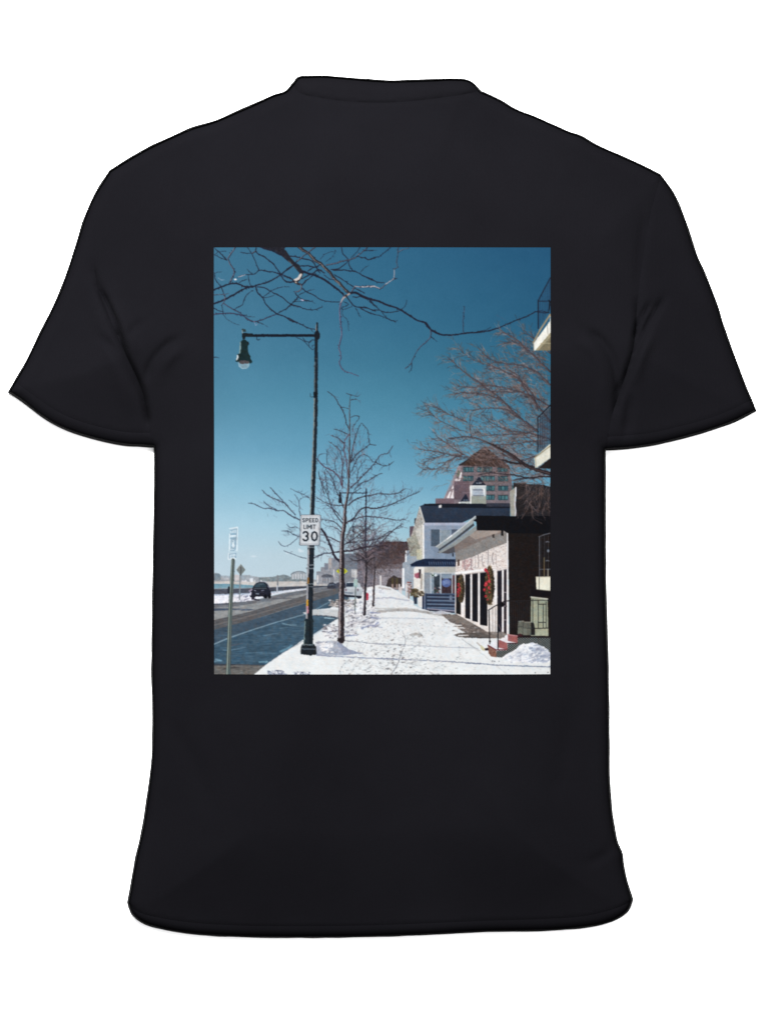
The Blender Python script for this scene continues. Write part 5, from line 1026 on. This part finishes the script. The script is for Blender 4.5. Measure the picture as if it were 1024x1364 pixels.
poly(T(c18, [(780, 640), (960, 635), (960, 810), (830, 795), (788, 790)]), (234, 230, 206), noise=3); stroke(T(c18, [(822, 640), (820, 792)]), 1.1, 1.1, (120, 116, 104)); stroke(T(c18, [(784, 640), (960, 637)]), 1.2, 1.2, (196, 190, 168)); stroke(T(c18, [(790, 792), (960, 812)]), .9, .9, (130, 124, 108))
RG = (104, 108, 118)
stroke(T(c18, [(818, 140), (880, 115), (960, 95)]), 1.1, 1.2, RG); stroke(T(c18, [(825, 145), (826, 635)]), 1.1, 1.1, RG); stroke(T(c18, [(828, 545), (960, 542)]), 1.0, 1.0, RG)
for u, c_ in ((850, (62, 66, 76)), (885, (78, 82, 92)), (905, (56, 60, 70)), (935, (90, 92, 100))): stroke(T(c18, [(u, 125), (u, 635)]), .7, .7, c_, .8)
stroke(T(c18, [(884, 400), (884, 630)]), 1.5, 1.3, (116, 100, 72)); stroke(T(c18, [(932, 545), (932, 632)]), 1.2, 1.2, (170, 164, 150)); ell(*T(c18, [(935, 315)])[0], 1.6, 2.0, (130, 138, 152), alpha=.9)
for v in (205, 440): stroke(T(c18, [(905, v), (925, v - 6), (945, v)]), 1.2, 1.2, (124, 128, 140), .8)
poly(T(c18, [(720, 800), (790, 800), (960, 815), (960, 880), (720, 870)]), (20, 14, 20))
# ---- porch, steps, barrels
kind('printed_storage_box', 'pale green panelled box behind the railing')
poly(T(c19, [(745, 45), (935, 70), (945, 480), (740, 480)]), (150, 156, 134), noise=6, col2=(166, 170, 144)); stroke(T(c19, [(745, 45), (935, 68)]), 1.6, 1.6, (196, 196, 180)); poly(T(c19, [(745, 400), (945, 405), (945, 490), (742, 490)]), (164, 168, 144), noise=6)
for u in range(760, 940, 24): stroke(T(c19, [(u, 80), (u + 10, 110)]), .5, .5, (146, 154, 130), .5)
kind('printed_barrel', 'grey green barrel at the left of the pair on the porch')
poly(T(c19, [(600, 320), (660, 315), (668, 325), (660, 470), (592, 465), (594, 390)]), (112, 116, 104), noise=5); stroke(T(c19, [(596, 380), (664, 380)]), .8, .8, (70, 74, 68)); stroke(T(c19, [(602, 322), (660, 318)]), 1.0, 1.0, (150, 152, 140)); poly(T(c19, [(645, 330), (668, 330), (660, 470), (645, 470)]), (70, 72, 66), alpha=.6)
kind('printed_barrel', 'fuller grey green barrel at the right of the pair on the porch')
poly(T(c19, [(670, 330), (770, 330), (785, 360), (790, 480), (655, 478), (655, 400)]), (104, 106, 96), noise=5); poly(T(c19, [(745, 335), (775, 340), (790, 400), (790, 480), (745, 480)]), (34, 32, 36), noise=3); stroke(T(c19, [(660, 400), (780, 402)]), .9, .9, (62, 66, 60)); stroke(T(c19, [(672, 330), (765, 332)]), 1.0, 1.0, (160, 160, 146))
poly(T(c19, [(658, 400), (700, 400), (700, 478), (656, 478)]), (126, 128, 116), alpha=.6)
kind('printed_porch_deck', 'dark porch edge above white diamond lattice')
poly(T(c19, [(590, 485), (965, 490), (965, 510), (590, 510)]), (34, 24, 30))
lat = T(c19, [(592, 508), (965, 510), (965, 720), (420, 735), (350, 725), (350, 655), (475, 650), (480, 575), (590, 572)])
poly(lat, (30, 34, 36))
r_ = polymask(lat); a0, b0, a1, b1, m = r_
YY, XX = np.mgrid[b0:b1, a0:a1].astype(np.float32); per = 3.6 * SS * 1.0
g1 = np.abs(((XX + YY * 1.25) / per) % 1 - .5); g2 = np.abs(((XX - YY * 1.25) / per) % 1 - .5)
k = (np.clip(1.25 - np.minimum(g1, g2) * 8.5, 0, 1) * m)[..., None]
IMG[b0:b1, a0:a1] = IMG[b0:b1, a0:a1] * (1 - k) + C((186, 196, 192)) * k
kind('printed_steps', 'red brick steps with snow on the treads')
RD = (158, 92, 92)
poly(T(c19, [(375, 530), (475, 565), (475, 640), (372, 635)]), RD, noise=6); poly(T(c19, [(480, 475), (590, 490), (592, 570), (478, 555)]), RD, noise=6); poly(T(c19, [(255, 590), (345, 640), (352, 730), (290, 720), (262, 680)]), (136, 92, 76), noise=14, ns=(2, 2))
poly(T(c19, [(270, 580), (370, 535), (374, 620), (470, 640), (345, 648)]), (222, 220, 226), noise=6); poly(T(c19, [(400, 530), (480, 480), (482, 545), (590, 565), (480, 572), (380, 528)]), (226, 222, 228), noise=6); stroke(T(c19, [(255, 592), (345, 645), (470, 642)]), 1.4, 1.4, (110, 40, 52)); stroke(T(c19, [(478, 572), (590, 570)]), 1.3, 1.3, (60, 26, 36)); stroke(T(c19, [(480, 472), (600, 488)]), 1.4, 1.4, (190, 130, 132)); poly(T(c19, [(590, 470), (625, 460), (655, 490), (595, 500)]), (70, 28, 36))
poly(T(c19, [(165, 600), (180, 590), (215, 625), (215, 658), (175, 635)]), (196, 190, 150), noise=8); poly(T(c19, [(215, 630), (255, 620), (265, 650), (225, 655)]), (52, 34, 40)); stroke(T(c19, [(130, 565), (170, 600)]), 1.4, 1.4, (176, 166, 158))
stroke(T(c19, [(40, 500), (250, 510), (430, 500)]), .9, .9, (56, 52, 54)); poly(T(c19, [(250, 440), (430, 440), (470, 470), (400, 520), (280, 505), (245, 470)]), (128, 118, 112), noise=8, alpha=.85)
kind('printed_handrail', 'black iron handrail beside the steps')
IR = (20, 20, 26)
stroke(cat(T(c19, [(260, 195), (330, 150), (400, 115), (430, 100), (500, 85)]), 3), 1.2, 1.1, IR); ell(*T(c19, [(415, 130)])[0], 2.9, 3.4, (16, 16, 24)); stroke(T(c19, [(265, 200), (270, 360), (275, 575)]), 1.3, 1.2, IR); stroke(T(c19, [(370, 140), (368, 400), (368, 635)]), 1.4, 1.3, IR)
for u, v0 in ((308, 170), (340, 160), (460, 110)): stroke(T(c19, [(u, v0), (u, 440)]), .6, .6, (70, 60, 66), .8)
ell(*T(c19, [(276, 548)])[0], 1.4, 1.2, IR); ell(*T(c19, [(462, 150)])[0], 1, 1, IR)
for u in list(range(520, 740, 22)): stroke(T(c19, [(u, 85), (u, 400)]), .5, .5, (62, 56, 60), .8)
stroke(T(c19, [(430, 92), (740, 84), (960, 82)]), .9, .9, (40, 38, 44))
for u, v0, v1 in ((765, 70, 410), (828, 90, 400), (885, 125, 400), (918, 100, 400)): stroke(T(c19, [(u, v0), (u, v1)]), .9, .9, (34, 36, 40), .95)
for v in (128, 335): stroke(T(c19, [(828, v), (912, v)]), .9, .9, (34, 36, 40))
stroke(T(c19, [(760, 405), (940, 400)]), 1.0, 1.0, (34, 36, 40))
kind('printed_snow_pile', 'big sunlit heap of snow below the porch')
poly(T(c19, [(410, 735), (470, 690), (560, 650), (620, 590), (670, 570), (700, 580), (760, 560), (830, 590), (890, 610), (965, 680), (965, 790), (900, 790), (800, 795), (700, 790), (560, 780), (440, 745)]), (214, 218, 232), noise=8, ns=(5, 4))
for q, c_ in [([(600, 640), (640, 600), (700, 640), (760, 700), (700, 720), (620, 700)], (200, 206, 222)), ([(840, 600), (900, 625), (960, 690), (950, 760), (860, 780), (820, 720), (850, 680)], (166, 174, 194)), ([(640, 720), (760, 700), (850, 770), (700, 785)], (188, 194, 210)), ([(470, 720), (540, 700), (560, 720), (500, 735)], (176, 184, 202))]: poly(T(c19, q), c_, noise=12, ns=(3, 2), alpha=.6)
for q in ([(430, 735), (520, 680), (600, 630), (660, 580)], [(680, 590), (720, 640), (800, 680), (830, 740)], [(790, 650), (830, 620)], [(600, 760), (680, 720), (700, 770)], [(920, 770), (955, 710)]): stroke(T(c19, q), 2.6, 1.8, (250, 250, 252), .8)
lumps(*T(c19, [(440, 700)])[0], *T(c19, [(960, 790)])[0], 60, (.8, 2.2), cols=((248, 250, 252), (196, 204, 222), (150, 160, 190), (228, 232, 242)), f=lambda x, y: y > 875 - 0 and x > 672)
hx = lambda x: float(np.interp(x, [670, 686, 697, 703, 715, 724, 733], [876, 867, 857, 857, 857, 861, 868]))
lumps(672, 858, 733, 882, 420, (.9, 3.0), cols=((248, 250, 252), (236, 238, 244), (206, 212, 226), (172, 180, 200), (226, 230, 238), (244, 246, 250)), f=lambda x, y: y > hx(x) + 1)
lumps(705, 862, 733, 881, 120, (.9, 2.6), cols=((160, 170, 192), (176, 184, 204), (148, 156, 180)), f=lambda x, y: y > hx(x) + 3)
kind('printed_ice_patch', None); KINDS.pop(); CUR[0] = 0

# ------------------------------------------------------------------ ink onto cloth
# the print keeps the soft irregular edges and grain of the picture it was made from
wx = vnoise(PH, PW, 5, 5, 21) * 1.15 + vnoise(PH, PW, 11, 11, 22) * .8; wy = vnoise(PH, PW, 5, 5, 23) * 1.15 + vnoise(PH, PW, 11, 11, 24) * .8
nat = np.array([any(w in n for w in ('tree', 'snow', 'branch', 'wreath', 'headland', 'hydrant')) for n, _ in KINDS])
tm = np.where(nat[IDM], .62, .16).astype(np.float32); tm = np.where(IDM == 0, .3, tm); (ax0, ay0), (ax1, ay1) = cvx((397, 683)), cvx((430, 729)); tm[int(ay0):int(ay1), int(ax0):int(ax1)] = .12
yi = np.clip((np.arange(PH)[:, None] + wy * tm).round().astype(int), 0, PH - 1); xi = np.clip((np.arange(PW)[None] + wx * tm).round().astype(int), 0, PW - 1)
IMG = IMG[yi, xi]; IDM = IDM[yi, xi]
tex = .026 * vnoise(PH, PW, 3.2, 3.6, 31) + .030 * vnoise(PH, PW, 7, 9, 32) + .03 * vnoise(PH, PW, 20, 24, 33)
tex *= np.where(IDM == 0, .03, np.where(np.array(['pavement' in n for n, _ in KINDS])[IDM], .35, np.where(nat[IDM], .9, .6)))
IMG = IMG * (1 + tex[..., None]) + (tex * .10)[..., None]
chroma = vnoise(PH, PW, 8, 8, 35)[..., None] * np.array([.010, -.002, -.010], np.float32) * np.where(IDM == 0, .08, 1)[..., None]
IMG = np.clip(IMG + chroma, 0, 1)
gray = (IMG * np.array([.3, .59, .11], np.float32)).sum(2, keepdims=True)
IMG = gray + (IMG - gray) * np.where(IDM == 0, .95, .80)[..., None]
con = np.where(IDM == 0, 0, .10)[..., None]; IMG = np.clip(IMG + con * (IMG - .5) * (1 - np.abs(2 * IMG - 1)) * 1.6, 0, 1)
def blur(a, k):
    k = np.array(k, np.float32); k /= k.sum(); n_ = len(k) // 2
    for ax in (0, 1):
        p = np.pad(a, [(n_, n_) if i == ax else (0, 0) for i in range(3)], mode='edge'); o = np.zeros_like(a)
        for i, kk in enumerate(k): o += kk * (p[i:i + a.shape[0]] if ax == 0 else p[:, i:i + a.shape[1]])
        a = o
    return a
IMG = blur(IMG, [.35, .8, 1, .8, .35])
IMG += (nr.standard_normal(IMG.shape[:2]).astype(np.float32) * 1.2 / 255)[..., None]
lin = np.where(IMG <= .04045, IMG / 12.92, ((np.clip(IMG, 0, 1) + .055) / 1.055) ** 2.4) * INK * np.interp(yy, [400, 600, 890], [.93, .95, 1.16]).astype(np.float32)[:, None, None]   # ink brightened downwards, its colour offsetting the softbox falloff
NX, NY = PW // 2, PH // 2                       # cells
vx = np.minimum(np.arange(NX + 1) * 2, PW - 1); vy = np.minimum(np.arange(NY + 1) * 2, PH - 1)
vcol = lin[vy][:, vx].reshape(-1, 3)
gx = X0 + (X1 - X0) * np.arange(NX + 1) / NX; gy = Y0 + (Y1 - Y0) * np.arange(NY + 1) / NY
GX, GY = np.meshgrid(gx, gy)
P2 = np.stack([GX.ravel(), GY.ravel()], 1)
cgx, cgy = np.arange(X0, X1 + 8, 8.0), np.arange(Y0, Y1 + 8, 8.0)
CG = np.stack([a_.ravel() for a_ in np.meshgrid(cgx, cgy)], 1); DG = dist_poly(CG, OUTL, True).reshape(len(cgy), len(cgx))
fx_ = (P2[:, 0] - X0) / 8; fy_ = (P2[:, 1] - Y0) / 8; ix = np.minimum(fx_.astype(int), len(cgx) - 2); iy = np.minimum(fy_.astype(int), len(cgy) - 2); fx_ -= ix; fy_ -= iy
d2 = (DG[iy, ix] * (1 - fx_) + DG[iy, ix + 1] * fx_) * (1 - fy_) + (DG[iy + 1, ix] * (1 - fx_) + DG[iy + 1, ix + 1] * fx_) * fy_
Z = height(P2, d2) + 0.0005
sc = (DIST - Z) / DIST                           # the print is as large as it measures on the raised cloth
sc = float(sc.mean())
PX, PY = (P2[:, 0] - CX) * S * sc, (CY - P2[:, 1]) * S * sc
VERT = np.stack([PX, PY, Z], 1).astype(np.float32)
cid = IDM[1::2, 1::2][:NY, :NX]
II, JJ = np.mgrid[0:NY, 0:NX]; v00 = (II * (NX + 1) + JJ)
def ink_mesh(name, mask):
    a = v00[mask]; quads = np.stack([a, a + NX + 1, a + NX + 2, a + 1], 1)
    u, inv = np.unique(quads.ravel(), return_inverse=True); nf = len(quads)
    me = bpy.data.meshes.new(name)
    me.vertices.add(len(u)); me.vertices.foreach_set('co', VERT[u].ravel())
    me.loops.add(nf * 4); me.loops.foreach_set('vertex_index', inv.astype(np.int32).ravel())
    me.polygons.add(nf); me.polygons.foreach_set('loop_start', np.arange(0, nf * 4, 4, dtype=np.int32)); me.polygons.foreach_set('loop_total', np.full(nf, 4, np.int32))
    me.polygons.foreach_set('use_smooth', np.ones(nf, bool))
    me.update(calc_edges=True)
    at_ = me.attributes.new('ink', 'FLOAT_COLOR', 'POINT')
    at_.data.foreach_set('color', np.concatenate([vcol[u], np.ones((len(u), 1))], 1).astype(np.float32).ravel())
    me.materials.append(M_INK)
    o = bpy.data.objects.new(name, me); COL.objects.link(o); return o
root_print = None
for i, (nm, lb) in enumerate(KINDS):
    mask = cid == i
    if mask.sum() < 4: continue
    o = ink_mesh(nm, mask)
    if i == 0: root_print = o; o.parent = shirt
    else: o.parent = root_print
    if lb: o['label'] = lb
